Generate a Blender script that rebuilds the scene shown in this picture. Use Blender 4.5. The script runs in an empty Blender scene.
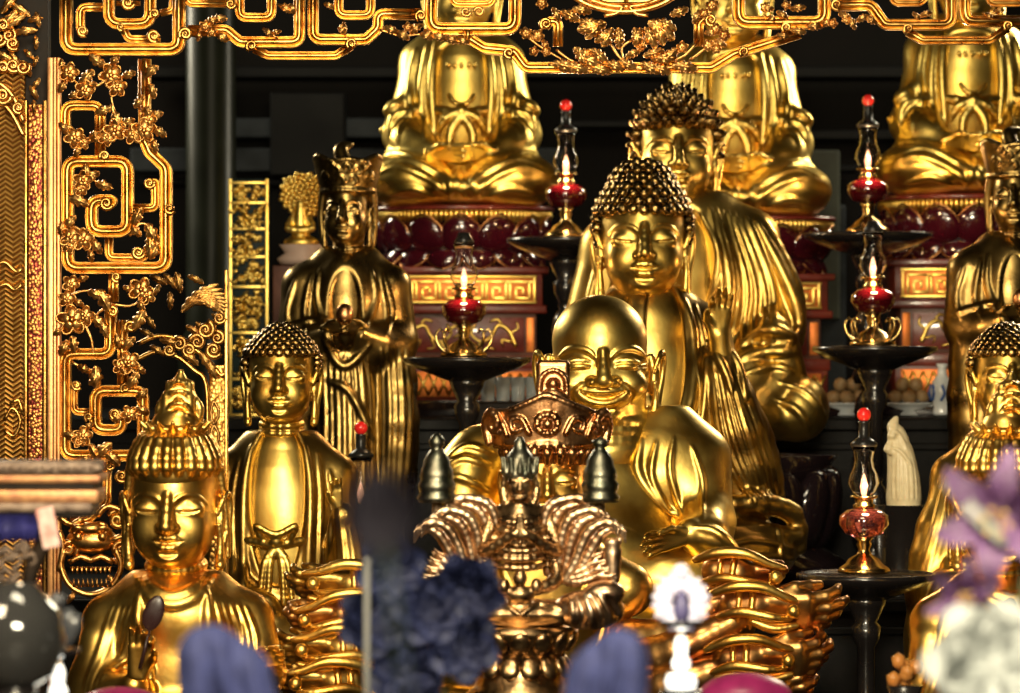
import bpy, bmesh, math, random
import numpy as np
from mathutils import Vector, Matrix

random.seed(7)
SC = bpy.context.scene
COL = SC.collection
FPX, DIST, CX, CY, ZC = 3600.0, 12.0, 510.0, 346.5, 2.0   # focal length in pixels of the 1020x693 frame

def S(Y):
    return FPX / (DIST + Y)

def at(px, py, Y):
    s = S(Y)
    return Vector(((px - CX) / s, Y, ZC - (py - CY) / s))

# ------------------------------------------------------------------ objects
def tag(o, label=None, cat=None, group=None, kind=None):
    if label: o['label'] = label
    if cat: o['category'] = cat
    if group: o['group'] = group
    if kind: o['kind'] = kind
    return o

def thing(name, label, cat, loc, group=None):
    o = bpy.data.objects.new(name, None)
    o.empty_display_size = .05
    COL.objects.link(o)
    o.location = loc
    return tag(o, label, cat, group)

def link(name, me, mat, parent=None, loc=(0, 0, 0)):
    o = bpy.data.objects.new(name, me)
    COL.objects.link(o)
    o.location = loc
    if mat is not None:
        me.materials.clear(); me.materials.append(mat)
    if parent is not None:
        o.parent = parent
    return o

def bm_obj(name, bm, mat, parent=None, loc=(0, 0, 0), smooth=True):
    me = bpy.data.meshes.new(name)
    bm.normal_update()
    bm.to_mesh(me); bm.free()
    if smooth:
        me.polygons.foreach_set('use_smooth', [True] * len(me.polygons))
    return link(name, me, mat, parent, loc)

def copy_tree(o, parent=None):
    c = o.copy(); COL.objects.link(c)
    if parent is not None: c.parent = parent
    for ch in list(o.children):
        copy_tree(ch, c)
    return c

# ------------------------------------------------------------------ bmesh shapes
def orient(z):
    z = Vector(z).normalized()
    return z.to_track_quat('Z', 'Y').to_matrix().to_4x4()

def add_box(bm, c, size, rot=None, bevel=0.0):
    m = Matrix.Translation(c) @ (rot or Matrix()) @ Matrix.Diagonal((size[0], size[1], size[2], 1))
    g = bmesh.ops.create_cube(bm, size=1.0, matrix=m)
    if bevel:
        es = list({e for v in g['verts'] for e in v.link_edges})
        bmesh.ops.bevel(bm, geom=es, offset=bevel, segments=2, affect='EDGES', profile=.5)

def add_ball(bm, c, r, rot=None, sub=2):
    if not hasattr(r, '__len__'): r = (r, r, r)
    m = Matrix.Translation(c) @ (rot or Matrix()) @ Matrix.Diagonal((r[0], r[1], r[2], 1))
    bmesh.ops.create_icosphere(bm, subdivisions=sub, radius=1.0, matrix=m)

def add_lathe(bm, prof, n=32, c=(0, 0, 0), rot=None):
    m = Matrix.Translation(c) @ (rot or Matrix())
    rings = []
    for r, z in prof:
        if r < 1e-5:
            rings.append([bm.verts.new(m @ Vector((0, 0, z)))])
        else:
            rings.append([bm.verts.new(m @ Vector((r * math.cos(2 * math.pi * k / n), r * math.sin(2 * math.pi * k / n), z))) for k in range(n)])
    for a, b in zip(rings, rings[1:]):
        for k in range(n):
            k2 = (k + 1) % n
            q = [a[k % len(a)], a[k2 % len(a)], b[k2 % len(b)], b[k % len(b)]]
            u = []
            for v in q:
                if v not in u: u.append(v)
            if len(u) > 2:
                try: bm.faces.new(u)
                except ValueError: pass

def add_tube(bm, pts, rad, n=8, cap=True):
    pts = [Vector(p) for p in pts]
    if not hasattr(rad, '__len__'): rad = [rad] * len(pts)
    rings = []; up = None
    for i, p in enumerate(pts):
        t = (pts[min(i + 1, len(pts) - 1)] - pts[max(i - 1, 0)])
        if t.length < 1e-9: t = Vector((0, 0, 1))
        t.normalize()
        if up is None:
            up = Vector((0, 1, 0)) if abs(t.y) < .9 else Vector((1, 0, 0))
        a = t.cross(up)
        if a.length < 1e-6: a = t.orthogonal()
        a.normalize(); up = a.cross(t).normalized()
        rings.append([bm.verts.new(p + (a * math.cos(2 * math.pi * k / n) + up * math.sin(2 * math.pi * k / n)) * rad[i]) for k in range(n)])
    for a, b in zip(rings, rings[1:]):
        for k in range(n):
            bm.faces.new((a[k], a[(k + 1) % n], b[(k + 1) % n], b[k]))
    if cap:
        bm.faces.new(rings[0][::-1]); bm.faces.new(rings[-1])

def spline(pts, step, closed=False):
    """Catmull-Rom resample of 2-D or 3-D points."""
    P = [np.array(p, float) for p in pts]
    if len(P) == 2:
        n = max(2, int(np.linalg.norm(P[1] - P[0]) / step) + 1)
        return [P[0] + (P[1] - P[0]) * t for t in np.linspace(0, 1, n)]
    out = []
    n = len(P)
    for i in range(n if closed else n - 1):
        if closed:
            p0, p1, p2, p3 = P[(i - 1) % n], P[i], P[(i + 1) % n], P[(i + 2) % n]
        else:
            p1, p2 = P[i], P[i + 1]
            p0 = P[i - 1] if i else 2 * p1 - p2
            p3 = P[i + 2] if i + 2 < n else 2 * p2 - p1
        m = max(1, int(np.linalg.norm(p2 - p1) / step))
        for k in range(m):
            t = k / m
            out.append(.5 * ((2 * p1) + (p2 - p0) * t + (2 * p0 - 5 * p1 + 4 * p2 - p3) * t * t + (3 * p1 - p0 - 3 * p2 + p3) * t ** 3))
    if not closed: out.append(P[-1])
    return out

# ------------------------------------------------------------------ clay: signed distance sculpting on a voxel grid
class Clay:
    """Clay in pixel-sized units: u to the right, d away from the viewer, v downwards."""
    def __init__(self, u0, u1, d0, d1, v0, v1, h):
        self.h = h
        self.o = np.array([u0, d0, v0], float)
        self.n = [int((b - a) / h) + 2 for a, b in ((u0, u1), (d0, d1), (v0, v1))]
        self.f = np.full(self.n, 1e3, np.float32)
        self.ax = [self.o[i] + h * np.arange(self.n[i]) for i in range(3)]

    def _box(self, lo, hi):
        sl = []
        for i in range(3):
            a = max(0, int(math.floor((lo[i] - self.o[i]) / self.h)))
            b = min(self.n[i], int(math.ceil((hi[i] - self.o[i]) / self.h)) + 1)
            if b <= a: return None
            sl.append(slice(a, b))
        g = np.meshgrid(*[self.ax[i][sl[i]].astype(np.float32) for i in range(3)], indexing='ij', sparse=True)
        return tuple(sl), g

    def _mix(self, sl, b, k, sub):
        a = self.f[sl]
        if sub == 0:
            if k > 0:
                w = np.maximum(k - np.abs(a - b), 0) / k
                self.f[sl] = np.minimum(a, b) - w * w * k * .25
            else: self.f[sl] = np.minimum(a, b)
        else:
            b = -b
            if k > 0:
                w = np.maximum(k - np.abs(a - b), 0) / k
                self.f[sl] = np.maximum(a, b) + w * w * k * .25
            else: self.f[sl] = np.maximum(a, b)

    def ell(self, c, r, k=0, sub=0, rot=None):
        c = np.array(c, float); r = np.array(r, float)
        R = r.max() if rot is not None else None
        pad = k + 2 * self.h + .15 * r.max()
        lo = c - (R if R else r) - pad; hi = c + (R if R else r) + pad
        q = self._box(lo, hi)
        if q is None: return
        sl, (X, Y, Z) = q
        X = X - c[0]; Y = Y - c[1]; Z = Z - c[2]
        if rot is not None:
            M = np.array(rot)
            X, Y, Z = [M[0][i] * X + M[1][i] * Y + M[2][i] * Z for i in range(3)]
        k0 = np.sqrt((X / r[0]) ** 2 + (Y / r[1]) ** 2 + (Z / r[2]) ** 2)
        k1 = np.sqrt((X / r[0] ** 2) ** 2 + (Y / r[1] ** 2) ** 2 + (Z / r[2] ** 2) ** 2) + 1e-9
        self._mix(sl, (k0 * (k0 - 1) / k1).astype(np.float32), k, sub)

    def cone(self, a, b, ra, rb, k=0, sub=0, flat=1.0):
        """Tapered capsule; flat squeezes it in depth."""
        a = np.array(a, float); b = np.array(b, float)
        R = max(ra, rb); pad = R + k + 2 * self.h
        q = self._box(np.minimum(a, b) - pad, np.maximum(a, b) + pad)
        if q is None: return
        sl, (X, Y, Z) = q
        ab = b - a; L2 = float(ab @ ab) + 1e-9
        t = np.clip(((X - a[0]) * ab[0] + (Y - a[1]) * ab[1] + (Z - a[2]) * ab[2]) / L2, 0, 1)
        dx = X - a[0] - t * ab[0]; dy = (Y - a[1] - t * ab[1]) / flat; dz = Z - a[2] - t * ab[2]
        dd = np.sqrt(dx * dx + dy * dy + dz * dz) - (ra + (rb - ra) * t)
        self._mix(sl, dd.astype(np.float32), k, sub)

    def path(self, pts, r, k=0, sub=0, step=None, flat=1.0):
        P = [np.array(p, float) for p in pts]
        if not hasattr(r, '__len__'): r = [r] * len(P)
        if len(P) > 2 or step:
            q = spline([np.append(p, rr) for p, rr in zip(P, r)], step or max(3 * self.h, min(r) * 1.5))
            P = [x[:3] for x in q]; r = [max(x[3], .2 * self.h) for x in q]
        for i in range(len(P) - 1):
            self.cone(P[i], P[i + 1], r[i], r[i + 1], k, sub, flat)

    def box(self, c, half, rnd=0, k=0, sub=0, rot=None):
        c = np.array(c, float); half = np.array(half, float)
        R = np.linalg.norm(half) if rot is not None else half
        pad = k + 2 * self.h
        q = self._box(c - R - pad, c + R + pad)
        if q is None: return
        sl, (X, Y, Z) = q
        X = X - c[0]; Y = Y - c[1]; Z = Z - c[2]
        if rot is not None:
            M = np.array(rot)
            X, Y, Z = [M[0][i] * X + M[1][i] * Y + M[2][i] * Z for i in range(3)]
        qx = np.abs(X) - half[0] + rnd; qy = np.abs(Y) - half[1] + rnd; qz = np.abs(Z) - half[2] + rnd
        dd = np.sqrt(np.maximum(qx, 0) ** 2 + np.maximum(qy, 0) ** 2 + np.maximum(qz, 0) ** 2) + np.minimum(np.maximum(qx, np.maximum(qy, qz)), 0) - rnd
        self._mix(sl, dd.astype(np.float32), k, sub)

    def front(self, u, v):
        """Depth of the front surface at (u, v), or None."""
        x = (u - self.o[0]) / self.h; y = (v - self.o[2]) / self.h
        i, j = int(x), int(y)
        if 0 <= i < self.n[0] - 1 and 0 <= j < self.n[2] - 1:
            q = [self._col(i + a, j + b) for a, b in ((0, 0), (1, 0), (0, 1), (1, 1))]
            if None not in q and max(q) - min(q) < 6 * self.h:
                fx, fy = x - i, y - j
                return (q[0] * (1 - fx) + q[1] * fx) * (1 - fy) + (q[2] * (1 - fx) + q[3] * fx) * fy
        return self._col(int(round(x)), int(round(y)))

    def _col(self, i, j):
        if not (0 <= i < self.n[0] and 0 <= j < self.n[2]): return None
        col = self.f[i, :, j]
        ins = np.nonzero(col < 0)[0]
        if len(ins) == 0: return None
        a = ins[0]
        if a == 0: return self.ax[1][0]
        fa, fb = col[a - 1], col[a]
        if fa > 100: return self.ax[1][a]
        return self.ax[1][a - 1] + self.h * fa / (fa - fb)

    def stroke(self, pts, r, k=None, sub=0, sink=.4, taper=True, step=None):
        """A fold drawn in front view and laid on the surface: a ridge (sub=0) or a groove (sub=1)."""
        q = spline(pts, step or max(2 * self.h, r * .9))
        run = []; runs = [run]
        for p in q:
            d = self.front(p[0], p[1])
            if d is None or (run and abs(d - run[-1][1]) > 12 * max(r, self.h)):
                run = []; runs.append(run)
                if d is None: continue
            run.append((p[0], d, p[1]))
        k = r * .9 if k is None else k
        for run in runs:
            n = len(run)
            if n < 2: continue
            ds = [p[1] for p in run]
            for _ in range(3): ds = [ds[0]] + [(a + 2 * b + c) / 4 for a, b, c in zip(ds, ds[1:], ds[2:])] + [ds[-1]]
            run = [(p[0], d, p[2]) for p, d in zip(run, ds)]
            pts3 = []; rr = []
            for i, p in enumerate(run):
                t = i / (n - 1)
                w = min(1, .25 + 3.2 * min(t, 1 - t)) if taper else 1
                rr.append(r * w)
                pts3.append((p[0], p[1] + sink * r * w * (1 if sub == 0 else -1), p[2]))
            for i in range(n - 1):
                self.cone(pts3[i], pts3[i + 1], rr[i], rr[i + 1], k, sub)

    def mesh(self, name, s, u0, v0, smooth=1, d0=0.0):
        """Surface nets; returns a mesh in metres about (u0, d0, v0)."""
        f = self.f
        f[0, :, :] = f[-1, :, :] = 1; f[:, 0, :] = f[:, -1, :] = 1; f[:, :, 0] = f[:, :, -1] = 1
        ins = f < 0
        c = np.zeros([x - 1 for x in f.shape], np.int8)
        for dx in (0, 1):
            for dy in (0, 1):
                for dz in (0, 1):
                    c += ins[dx:dx + c.shape[0], dy:dy + c.shape[1], dz:dz + c.shape[2]]
        I, J, K = np.nonzero((c > 0) & (c < 8))
        idx = np.full(c.shape, -1, np.int32)
        idx[I, J, K] = np.arange(len(I))
        acc = np.zeros((len(I), 3)); cnt = np.zeros(len(I))
        for ax in range(3):
            for e in range(4):
                o = [0, 0, 0]; o[(ax + 1) % 3] = e & 1; o[(ax + 2) % 3] = e >> 1
                o2 = list(o); o2[ax] = 1
                a = f[I + o[0], J + o[1], K + o[2]]; b = f[I + o2[0], J + o2[1], K + o2[2]]
                m = (a < 0) != (b < 0)
                t = np.where(m, a / np.where(m, a - b, 1), 0)
                p = np.zeros((len(I), 3)); p[:] = o; p[:, ax] = t
                acc[m] += p[m]; cnt[m] += 1
        V = np.stack([I, J, K], 1) + acc / cnt[:, None]
        quads = []
        for ax in range(3):
            b, d = (ax + 1) % 3, (ax + 2) % 3
            sa = [slice(None)] * 3; sb = [slice(None)] * 3
            sa[ax] = slice(0, -1); sb[ax] = slice(1, None)
            A = ins[tuple(sa)]; B = ins[tuple(sb)]
            E = np.argwhere(A != B)
            flip = A[E[:, 0], E[:, 1], E[:, 2]]
            q = []
            for ob, od in ((0, 0), (1, 0), (1, 1), (0, 1)):
                t = E.copy(); t[:, b] -= ob; t[:, d] -= od
                q.append(idx[t[:, 0], t[:, 1], t[:, 2]])
            q = np.stack(q, 1)
            q[~flip] = q[~flip][:, ::-1]
            quads.append(q)
        Q = np.concatenate(quads)
        Q = Q[(Q >= 0).all(1)]
        for _ in range(smooth):
            sm = np.zeros_like(V); nn = np.zeros(len(V))
            for a, b in ((0, 1), (1, 2), (2, 3), (3, 0)):
                np.add.at(sm, Q[:, a], V[Q[:, b]]); np.add.at(nn, Q[:, a], 1)
            V = .5 * V + .5 * sm / nn[:, None]
        P = V * self.h + self.o
        W = np.stack([(P[:, 0] - u0) / s, (P[:, 1] - d0) / s, (v0 - P[:, 2]) / s], 1)
        Q = Q[:, ::-1]            # v runs downwards: mirrored
        me = bpy.data.meshes.new(name)
        me.vertices.add(len(W)); me.vertices.foreach_set('co', W.astype(np.float32).ravel())
        me.loops.add(Q.size); me.loops.foreach_set('vertex_index', Q.ravel().astype(np.int32))
        me.polygons.add(len(Q)); me.polygons.foreach_set('loop_start', np.arange(0, Q.size, 4, dtype=np.int32))
        me.polygons.foreach_set('use_smooth', np.ones(len(Q), bool))
        me.update(calc_edges=True)
        return me

def join_meshes(name, ms):
    bm = bmesh.new()
    for m in ms:
        bm.from_mesh(m); bpy.data.meshes.remove(m)
    me = bpy.data.meshes.new(name)
    bm.to_mesh(me); bm.free()
    me.polygons.foreach_set('use_smooth', [True] * len(me.polygons))
    return me
# ------------------------------------------------------------------ materials
def mat(name, col, rough=.4, metal=0.0, var=None, scale=40, bump=0.0, bscale=120, spec=.5, trans=0.0, coat=0.0, rvar=.12, emit=None, estr=0.0, ior=1.45, sub=0.0):
    m = bpy.data.materials.new(name); m.use_nodes = True
    nt = m.node_tree; N = nt.nodes; L = nt.links
    b = N['Principled BSDF']
    b.inputs['Base Color'].default_value = (*col, 1)
    b.inputs['Roughness'].default_value = rough
    b.inputs['Metallic'].default_value = metal
    b.inputs['Specular IOR Level'].default_value = spec
    b.inputs['Transmission Weight'].default_value = trans
    b.inputs['Coat Weight'].default_value = coat
    b.inputs['IOR'].default_value = ior
    if emit:
        b.inputs['Emission Color'].default_value = (*emit, 1); b.inputs['Emission Strength'].default_value = estr
    tc = N.new('ShaderNodeTexCoord')
    if var or rvar:
        n = N.new('ShaderNodeTexNoise'); n.inputs['Scale'].default_value = scale; n.inputs['Detail'].default_value = 5
        L.new(tc.outputs['Object'], n.inputs['Vector'])
        if var:
            r = N.new('ShaderNodeValToRGB'); r.color_ramp.elements[0].position = .35; r.color_ramp.elements[1].position = .68
            r.color_ramp.elements[0].color = (*var, 1); r.color_ramp.elements[1].color = (*col, 1)
            L.new(n.outputs['Fac'], r.inputs['Fac']); L.new(r.outputs['Color'], b.inputs['Base Color'])
        if rvar:
            mr = N.new('ShaderNodeMapRange'); mr.inputs['To Min'].default_value = max(.02, rough - rvar); mr.inputs['To Max'].default_value = rough + rvar
            L.new(n.outputs['Fac'], mr.inputs['Value']); L.new(mr.outputs['Result'], b.inputs['Roughness'])
    if bump:
        n2 = N.new('ShaderNodeTexNoise'); n2.inputs['Scale'].default_value = bscale; n2.inputs['Detail'].default_value = 4
        L.new(tc.outputs['Object'], n2.inputs['Vector'])
        bp = N.new('ShaderNodeBump'); bp.inputs['Strength'].default_value = bump; bp.inputs['Distance'].default_value = .01
        L.new(n2.outputs['Fac'], bp.inputs['Height']); L.new(bp.outputs['Normal'], b.inputs['Normal'])
    return m

M = {}
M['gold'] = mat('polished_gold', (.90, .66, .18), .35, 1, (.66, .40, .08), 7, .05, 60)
M['gold_dark'] = mat('shade_toned_gold', (.56, .37, .10), .33, 1, (.34, .20, .05), 7, .05, 60)  # gold darkened so the shade on the robes sits in the colour
M['gold_rear'] = mat('bright_gold', (.98, .74, .21), .36, 1, (.72, .44, .08), 6, .06, 50)
M['bronze'] = mat('dark_bronze', (.42, .28, .09), .30, 1, (.22, .14, .045), 9, .06, 60)
M['hair'] = mat('dark_gilt_hair', (.40, .25, .08), .27, 1, (.20, .12, .04), 30, .05, 90)
M['frame'] = mat('carved_gilt_wood', (.88, .54, .15), .30, 1, (.50, .23, .05), 22, .08, 90)
M['copper'] = mat('copper_bronze', (.62, .33, .15), .30, 1, (.40, .18, .07), 25, .08, 90)
M['figbronze'] = mat('tarnished_bronze', (.66, .42, .20), .30, 1, (.20, .12, .06), 20, .08, 90)
M['black'] = mat('black_lacquer', (.012, .010, .010), .25, 0, None, 10, .03, 40, coat=.4)
M['wood'] = mat('dark_wood', (.022, .014, .009), .5, 0, (.009, .006, .004), 12, .1, 40, spec=.12)
M['copper2'] = mat('red_copper', (.56, .28, .10), .33, 1, (.34, .14, .05), 12, .05, 60)
M['palebronze'] = mat('pale_worn_bronze', (.88, .64, .42), .34, 1, (.42, .25, .14), 20, .06, 90)
M['verdigris'] = mat('greenish_bronze', (.26, .24, .18), .36, 1, (.10, .11, .08), 30, .08, 90)
M['darkleaf'] = mat('dark_lacquered_leaf', (.03, .012, .012), .3, 0)
M['stile'] = mat('rubbed_gilt_stile', (.80, .42, .16), .42, 1, (.55, .26, .12), 12, .08, 60)
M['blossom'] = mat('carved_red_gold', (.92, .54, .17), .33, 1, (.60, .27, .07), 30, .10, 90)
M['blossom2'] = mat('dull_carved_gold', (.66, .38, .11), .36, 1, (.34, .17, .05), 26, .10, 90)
def pattern_mat(name, c1, c2, kind, sx, sy, bump=.6, metal=1.0, rough=.35):
    """Woven, beaded or scaled relief in object space: colour and bump from one procedural pattern."""
    m = mat(name, c1, rough, metal, None, 10, 0)
    nt = m.node_tree; N = nt.nodes; L = nt.links; b = N['Principled BSDF']
    tc = N.new('ShaderNodeTexCoord'); mp = N.new('ShaderNodeMapping')
    mp.inputs['Scale'].default_value = (sx, 0.01 if kind != 'cells' else sx, sy)
    L.new(tc.outputs['Object'], mp.inputs['Vector'])
    if kind == 'herring':
        sep = N.new('ShaderNodeSeparateXYZ'); L.new(mp.outputs[0], sep.inputs[0])
        pp = N.new('ShaderNodeMath'); pp.operation = 'PINGPONG'; pp.inputs[1].default_value = 1; L.new(sep.outputs['X'], pp.inputs[0])
        ad = N.new('ShaderNodeMath'); ad.operation = 'ADD'; L.new(pp.outputs[0], ad.inputs[0]); L.new(sep.outputs['Z'], ad.inputs[1])
        p2 = N.new('ShaderNodeMath'); p2.operation = 'PINGPONG'; p2.inputs[1].default_value = .5; L.new(ad.outputs[0], p2.inputs[0])
        mu = N.new('ShaderNodeMath'); mu.operation = 'MULTIPLY'; mu.inputs[1].default_value = 2; L.new(p2.outputs[0], mu.inputs[0]); fac = mu.outputs[0]
    else:
        v = N.new('ShaderNodeTexVoronoi'); v.inputs['Scale'].default_value = 1; L.new(mp.outputs[0], v.inputs['Vector'])
        iv = N.new('ShaderNodeMath'); iv.operation = 'SUBTRACT'; iv.inputs[0].default_value = 1; L.new(v.outputs['Distance'], iv.inputs[1]); fac = iv.outputs[0]
    r = N.new('ShaderNodeValToRGB'); r.color_ramp.elements[0].position = .3; r.color_ramp.elements[1].position = .75
    r.color_ramp.elements[0].color = (*c2, 1); r.color_ramp.elements[1].color = (*c1, 1)
    L.new(fac, r.inputs['Fac']); L.new(r.outputs[0], b.inputs['Base Color'])
    bp = N.new('ShaderNodeBump'); bp.inputs['Strength'].default_value = bump; bp.inputs['Distance'].default_value = .006
    L.new(fac, bp.inputs['Height']); L.new(bp.outputs[0], b.inputs['Normal'])
    return m
M['brocade'] = pattern_mat('gold_brocade', (.80, .44, .10), (.34, .13, .03), 'herring', 40, 60)
M['redborder'] = pattern_mat('beaded_red_gold_border', (.70, .33, .08), (.16, .02, .015), 'cells', 90, 90, .5, .8)
M['scales'] = pattern_mat('gold_fish_scales', (.80, .48, .13), (.35, .17, .04), 'cells', 70, 70, .6)
M['floor'] = mat('dark_floor_tiles', (.02, .014, .012), .4, 0, (.012, .008, .008), 3)
M['wall'] = mat('dim_hall_wall', (.008, .0065, .006), .7, 0, spec=.08, var=(.005, .0045, .004), scale=2, bump=.1, bscale=20)
M['step'] = mat('black_altar_step', (.007, .006, .006), .35, 0, (.004, .004, .004), 8, .04, 40, spec=.12)
M['beam'] = mat('dark_beam', (.006, .006, .0065), .5, 0, (.004, .004, .004), 5, spec=.1)
M['beamgrey'] = mat('blue_grey_beam', (.035, .04, .045), .5, 0, (.012, .014, .016), 5, spec=.1)
M['greygreen'] = mat('grey_green_post', (.06, .065, .05), .5, 0, (.03, .032, .028), 5, spec=.1)
M['column'] = mat('polished_grey_column', (.010, .012, .006), .35, 0, (.006, .007, .004), 4, spec=.22)
M['redlac'] = mat('dark_red_lacquer', (.20, .025, .012), .32, 0, (.11, .015, .010), 12, .05, 50, coat=.4)
M['redlac2'] = mat('brown_red_lacquer', (.14, .05, .03), .40, 0, (.08, .03, .02), 12, .05, 50)
M['blacklac'] = mat('glossy_black_lacquer', (.014, .008, .010), .12, 0, None, 10, .03, 30, coat=.6)
M['petal'] = mat('burgundy_lotus_petal', (.055, .004, .010), .16, 0, (.03, .003, .007), 8, .03, 30, coat=.8)
M['ambergold'] = mat('amber_gilt_panel', (.80, .26, .05), .42, .6, (.60, .15, .03), 20, .06, 60)
M['brass'] = mat('lamp_brass', (.72, .50, .20), .22, 1, (.50, .32, .10), 30)
M['blackm'] = mat('black_cap', (.015, .014, .013), .3, 0)
M['redbead'] = mat('red_glass_bead', (.75, .02, .015), .15, 0, None, 10, coat=.6, emit=(1, .03, .02), estr=.15)
M['rubyglass'] = mat('ruby_glass', (.05, .002, .004), .06, 0, None, 10, coat=1, rvar=0)
M['roseglass'] = mat('rose_glass', (.62, .16, .15), .04, 0, None, 10, coat=1, rvar=0, trans=.95)
M['clearglass'] = mat('clear_chimney_glass', (1, .97, .95), .03, 0, None, 10, rvar=0, trans=1, ior=1.3)
M['paleglass'] = mat('pale_cup_glass', (.85, .92, .95), .08, 0, None, 10, rvar=0, trans=.7)
M['flame'] = mat('lamp_flame', (1, .6, .4), .5, 0, None, 10, rvar=0, emit=(1, .50, .30), estr=1.3)
M['porcelain'] = mat('white_porcelain', (.75, .78, .80), .15, 0, (.65, .70, .74), 20, coat=.5)
M['cobalt'] = mat('cobalt_glaze', (.05, .12, .40), .15, 0)
M['fruit'] = mat('pale_fruit_skin', (.42, .30, .16), .45, 0, (.30, .17, .07), 30)
M['cream'] = mat('cream_glaze', (.85, .74, .48), .35, 0, (.75, .62, .38), 20)
M['teal'] = mat('teal_cabinet_ground', (.010, .022, .02), .5, 0, (.006, .014, .014), 20, spec=.15)
M['pinkstone'] = mat('pale_pink_stone', (.5, .36, .30), .5, 0)
def soft(name, col, var=None, scale=30, tr=.35, rough=.6):
    """Petal: diffuse with some light passing through."""
    m = bpy.data.materials.new(name); m.use_nodes = True
    nt = m.node_tree; N = nt.nodes; L = nt.links; b = N['Principled BSDF']
    b.inputs['Roughness'].default_value = rough; b.inputs['Base Color'].default_value = (*col, 1); b.inputs['Subsurface Weight'].default_value = 0
    t = N.new('ShaderNodeBsdfTranslucent'); t.inputs['Color'].default_value = (*col, 1)
    x = N.new('ShaderNodeMixShader'); x.inputs[0].default_value = tr
    L.new(b.outputs[0], x.inputs[1]); L.new(t.outputs[0], x.inputs[2]); L.new(x.outputs[0], N['Material Output'].inputs['Surface'])
    if var:
        tc = N.new('ShaderNodeTexCoord'); n = N.new('ShaderNodeTexNoise'); n.inputs['Scale'].default_value = scale
        L.new(tc.outputs['Object'], n.inputs['Vector']); r = N.new('ShaderNodeValToRGB'); r.color_ramp.elements[0].position = .35; r.color_ramp.elements[1].position = .65
        r.color_ramp.elements[0].color = (*var, 1); r.color_ramp.elements[1].color = (*col, 1); L.new(n.outputs['Fac'], r.inputs['Fac'])
        L.new(r.outputs[0], b.inputs['Base Color']); L.new(r.outputs[0], t.inputs['Color'])
    return m
M['lilac'] = soft('purple_lily_petal', (.23, .085, .30), (.34, .22, .38), 26)
M['greenwhite'] = soft('pale_green_leaf', (.34, .42, .34), (.44, .42, .44), 20)
M['green'] = soft('dark_green_stem', (.06, .10, .05), None, 20, .15)
M['whitepetal'] = soft('white_petal', (.50, .52, .52), (.46, .49, .49), 10)
M['blue'] = soft('soft_blue_petal', (.026, .034, .125), (.014, .019, .080), 26, .1, .8)
M['navy'] = soft('navy_petal', (.030, .042, .14), (.016, .022, .075), 30, .2)
M['greyviolet'] = soft('dusky_violet_petal', (.13, .115, .16), (.10, .09, .135), 20, .15)
M['lilyheart'] = mat('stamen_gold', (.55, .34, .10), .5)
M['greystick'] = mat('grey_stick', (.12, .12, .115), .6)
M['lampetal'] = mat('lit_lotus_petal', (.80, .78, .90), .3, 0, None, 10, trans=.2, emit=(.80, .74, 1), estr=.12)
M['smokepetal'] = mat('smoky_lotus_petal', (.10, .105, .12), .2, 0, None, 10, trans=.6)
M['violetbud'] = mat('violet_bud', (.10, .09, .22), .4)
M['glow'] = mat('lamp_glow', (1, 1, .95), .4, 0, None, 10, rvar=0, emit=(1, .98, .90), estr=1.3)
M['worn'] = mat('worn_gilt_carving', (.22, .16, .12), .5, .6, (.09, .06, .045), 40, .2, 80)
M['ambergold2'] = mat('brown_gilt_frieze', (.45, .24, .10), .45, .7, (.28, .12, .06), 30, .1, 60)
M['bluecloth'] = soft('royal_blue_cloth', (.045, .045, .26), (.03, .03, .18), 30, .1)
M['pinkpaper'] = soft('pink_white_ribbon', (.80, .55, .50), (.55, .25, .22), 30, .1)
M['smokeglass'] = mat('smoky_glass', (.03, .03, .03), .10, 0, None, 10, rvar=0, coat=.8, trans=.2)
M['amber'] = mat('amber_crystal', (.60, .25, .06), .15, 0, None, 10, rvar=0, trans=.3)
M['magenta'] = mat('magenta_satin', (.30, .02, .12), .35, 0, (.20, .015, .08), 12)
M['gold_warm'] = mat('warm_polished_gold', (.95, .64, .17), .34, 1, (.74, .38, .07), 8, .05, 60)
M['armgold'] = mat('brown_gold', (.70, .40, .13), .34, 1, (.36, .14, .05), 10, .05, 60)
M['gold_mid'] = mat('half_shade_toned_gold', (.74, .52, .14), .34, 1, (.42, .26, .06), 6, .05, 60)  # between the two golds: part of the robe shade is in the colour
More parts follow.
